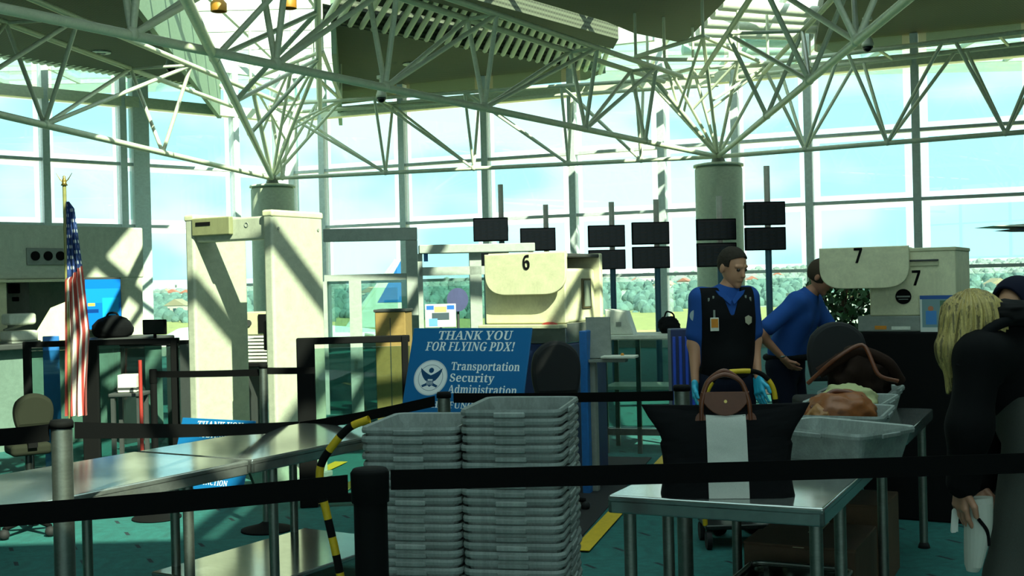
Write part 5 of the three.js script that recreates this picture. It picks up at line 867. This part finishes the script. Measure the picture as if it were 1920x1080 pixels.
{ // second officer, bent toward the machine
  const p = atDepth(1480, 600, 8.8).setY(0);
  const P = person('officer in a blue shirt leaning right with one hand on the hip', p, 1.0, {
    j: { hip: [0, 0.94, -0.04], waist: [0, 1.06, -0.02], chest: [0, 1.3, 0.08], shL: [-0.165, 1.42, 0.12], shR: [0.165, 1.42, 0.12], neck: [0, 1.475, 0.16], head: [0.0, 1.595, 0.255], elL: [-0.35, 1.19, -0.1], wrL: [-0.22, 1.0, 0.03], elR: [0.25, 1.18, 0.24], wrR: [0.12, 1.12, 0.45], hipL: [-0.09, 0.92, -0.04], hipR: [0.09, 0.92, -0.04], knL: [-0.1, 0.5, 0], knR: [0.1, 0.5, 0.02], anL: [-0.11, 0.08, -0.03], anR: [0.11, 0.08, 0] },
    nod: 0.55, face: 0.1, skin: M.skin2, trousers: M.navyCloth, shirt: M.shirt, shirtCut: (x, y) => 0.97 - y });
  hairMesh(P, (x, y, z) => Math.max(skull(x, y, z, 0.014), z - 0.04 - Math.max(0, y - 0.07) * 1.2, -0.05 - y), [-0.1, -0.09, -0.13], [0.1, 0.15, 0.12], cloth('#4a3f33'));
  for (const [x, y, z, r] of [[-0.245, 1.34, 0.06, -1.1], [0.225, 1.34, 0.2, 0.9]]) mk('shoulder_patch', move(new THREE.CylinderGeometry(0.036, 0.036, 0.014, 24), x, y, z, r, Math.PI / 2), mat('#9fb0b5', 0.6), P.g);
  mk('belt', move(new THREE.TorusGeometry(0.155, 0.02, 8, 32).scale(1, 1, 1.2), 0, 1.0, -0.03, 0, Math.PI / 2), M.black, P.g); mk('watch', move(new THREE.TorusGeometry(0.03, 0.008, 6, 18), -0.225, 1.02, 0.015, 0.5, Math.PI / 2), M.steelTube, P.g);
}
{ // bent-over traveller with long blond hair and a shoe in the hand
  const base = atDepth(1915, 900, 4.0).setY(0), w = (px, py, D) => { const q = atDepth(px, py, D).sub(base); return [q.x, q.y, q.z]; };
  const P = person('blond traveller in a black jacket bending down at the right edge', base, 0, {
    j: { hip: w(1945, 790, 4.02), waist: w(1930, 715, 4.02), chest: w(1872, 668, 4.0), shL: w(1836, 668, 3.86), shR: w(1838, 655, 4.16), neck: w(1846, 640, 4.0), head: w(1832, 622, 3.99), elL: w(1818, 800, 3.84), wrL: w(1806, 905, 3.86), elR: w(1850, 800, 4.2), wrR: w(1838, 905, 4.1), hipL: w(1950, 800, 3.92), hipR: w(1950, 800, 4.12), knL: w(1896, 1085, 3.9), knR: w(1915, 1085, 4.14), anL: [0.07, 0.08, 0.09], anR: [0.1, 0.08, -0.14] },
    k: 0.95, nod: 1.15, face: -1.5, long: true, foot: -1.57, trousers: cloth('#4d504a'), shirt: cloth('#0d0e0f'), shoes: M.darkGrey, thumb: [0.2, 0, 1], skin: mat('#a9785f', 0.55) });
  // long hair: a full crown that narrows to a hanging tip, combed into strands
  const H = w(1816, 606, 3.98), t1 = w(1794, 655, 3.95), t2 = w(1780, 735, 3.95), hb = [bone([H[0] + 0.01, H[1] + 0.0, H[2]], t1, 0.106, 0.058), bone(t1, t2, 0.056, 0.008), bone([H[0] - 0.02, H[1], H[2] + 0.04], w(1815, 668, 3.88), 0.07, 0.02), bone([H[0] + 0.03, H[1] + 0.01, H[2]], w(1850, 625, 3.95), 0.085, 0.05)], lf = field(hb, 0.05);
  const comb = (x, y, z) => 0.0045 * Math.sin(Math.atan2(z - H[2], x - H[0]) * 22 + y * 14) + 0.008 * fbm(x * 16, y * 3, z * 16, 2);
  const hairTex = dataTex(128, (u, v) => { const k = 0.72 + 0.5 * fbm(u * 60, v * 2, 1, 3) + 0.12 * rnd(), m = fbm(u * 14, v, 4, 2) > 0.12 ? 0.62 : 1; return [0.86 * k * m, 0.76 * k * m, 0.44 * k * m]; }, true, 0.25);
  mk('hair', meshField((x, y, z) => lf(x, y, z) + comb(x, y, z), [H[0] - 0.17, H[1] - 0.29, H[2] - 0.16], [H[0] + 0.2, H[1] + 0.15, H[2] + 0.2], 84), mat('#ffffff', 0.6, 0, { map: hairTex }), P.g);
  mk('bag_strap', pipe([w(1800, 690, 3.84), w(1850, 622, 3.86), w(1900, 600, 3.9), w(1960, 612, 3.95)].map((q) => V(...q)), 0.018, 30, 8), M.vest, P.g);
  mk('hood', lump(0.24, 0.1, 0.26, 52, 0.3).translate(...w(1880, 612, 4.0)), cloth('#141414'), P.g);
  // sneaker dangling from the hand
  const sp = atDepth(1812, 935, 3.86), s = thing('sneaker', 'white and grey sneaker dangling from the bent traveller\'s hand', 'shoe', sp, 0.3), L = 0.24, rings = [];
  for (let i = 0; i <= 14; i++) { const t = i / 14, hw = 0.038 * (0.75 + 0.45 * Math.sin(t * 2.6 + 0.3)) * (t > 0.93 ? 0.65 : t < 0.04 ? 0.8 : 1), hh = t < 0.42 ? 0.1 - 0.03 * t : 0.088 * (1 - t) + 0.035, r = []; for (let a = 0; a < 20; a++) { const q = a / 20 * 2 * Math.PI; r.push([Math.max(-0.012, (Math.sin(q) * 0.5 + 0.5) * hh), -t * L, Math.cos(q) * hw]); } rings.push(r); }
  mk('upper', loftRings(rings, true, true), mat('#b4b6aa', 0.7), s);
  const so = new THREE.Shape(); so.absellipse(0, -L / 2, 0.046, L / 2 + 0.008, 0, 7); mk('sole', plate(so, 0.026, 0.006).rotateY(Math.PI / 2).translate(-0.03, 0, 0), mat('#d8d9d0', 0.7), s);
  for (const z of [-1, 1]) mk('side_stripe', pipe([V(0.01, -0.06, z * 0.045), V(0.04, -0.1, z * 0.047), V(0.05, -0.15, z * 0.042)], 0.006, 14, 6), M.black, s); mk('laces', pipe([V(0.07, -0.09, -0.015), V(0.066, -0.11, 0.02), V(0.062, -0.13, -0.015), V(0.056, -0.15, 0.018)], 0.004, 24, 6), M.white, s);
}
{ // hooded traveller at the edge
  const p = atDepth(1950, 800, 5.4).setY(0);
  const P = person('traveller in a dark navy hood half cut off by the right edge', p, -1.0, {
    j: { hip: [0, 0.86, -0.05], waist: [0, 0.97, -0.03], chest: [0, 1.18, 0.06], shL: [-0.17, 1.29, 0.08], shR: [0.17, 1.29, 0.08], neck: [0, 1.33, 0.1], head: [0, 1.425, 0.15], elL: [-0.22, 1.05, 0.1], wrL: [-0.16, 0.9, 0.28], elR: [0.22, 1.05, 0.1], wrR: [0.16, 0.9, 0.28], hipL: [-0.09, 0.84, -0.05], hipR: [0.09, 0.84, -0.05], knL: [-0.1, 0.46, 0.02], knR: [0.1, 0.46, 0.02], anL: [-0.11, 0.08, -0.02], anR: [0.11, 0.08, 0] },
    nod: 0.3, long: true, trousers: M.navyCloth, shirt: cloth('#14172a') });
  mk('hood', meshField((x, y, z) => Math.max(skull(x, y, z, 0.03), -skull(x, y, z, 0.02), z - 0.06), [-0.13, -0.1, -0.15], [0.13, 0.17, 0.1], 56).applyMatrix4(P.hq), cloth('#14172a'), P.g);
}
scene.traverse((o) => { if (o.isMesh) { o.castShadow = true; o.receiveShadow = true; } });
renderer.render(scene, camera);
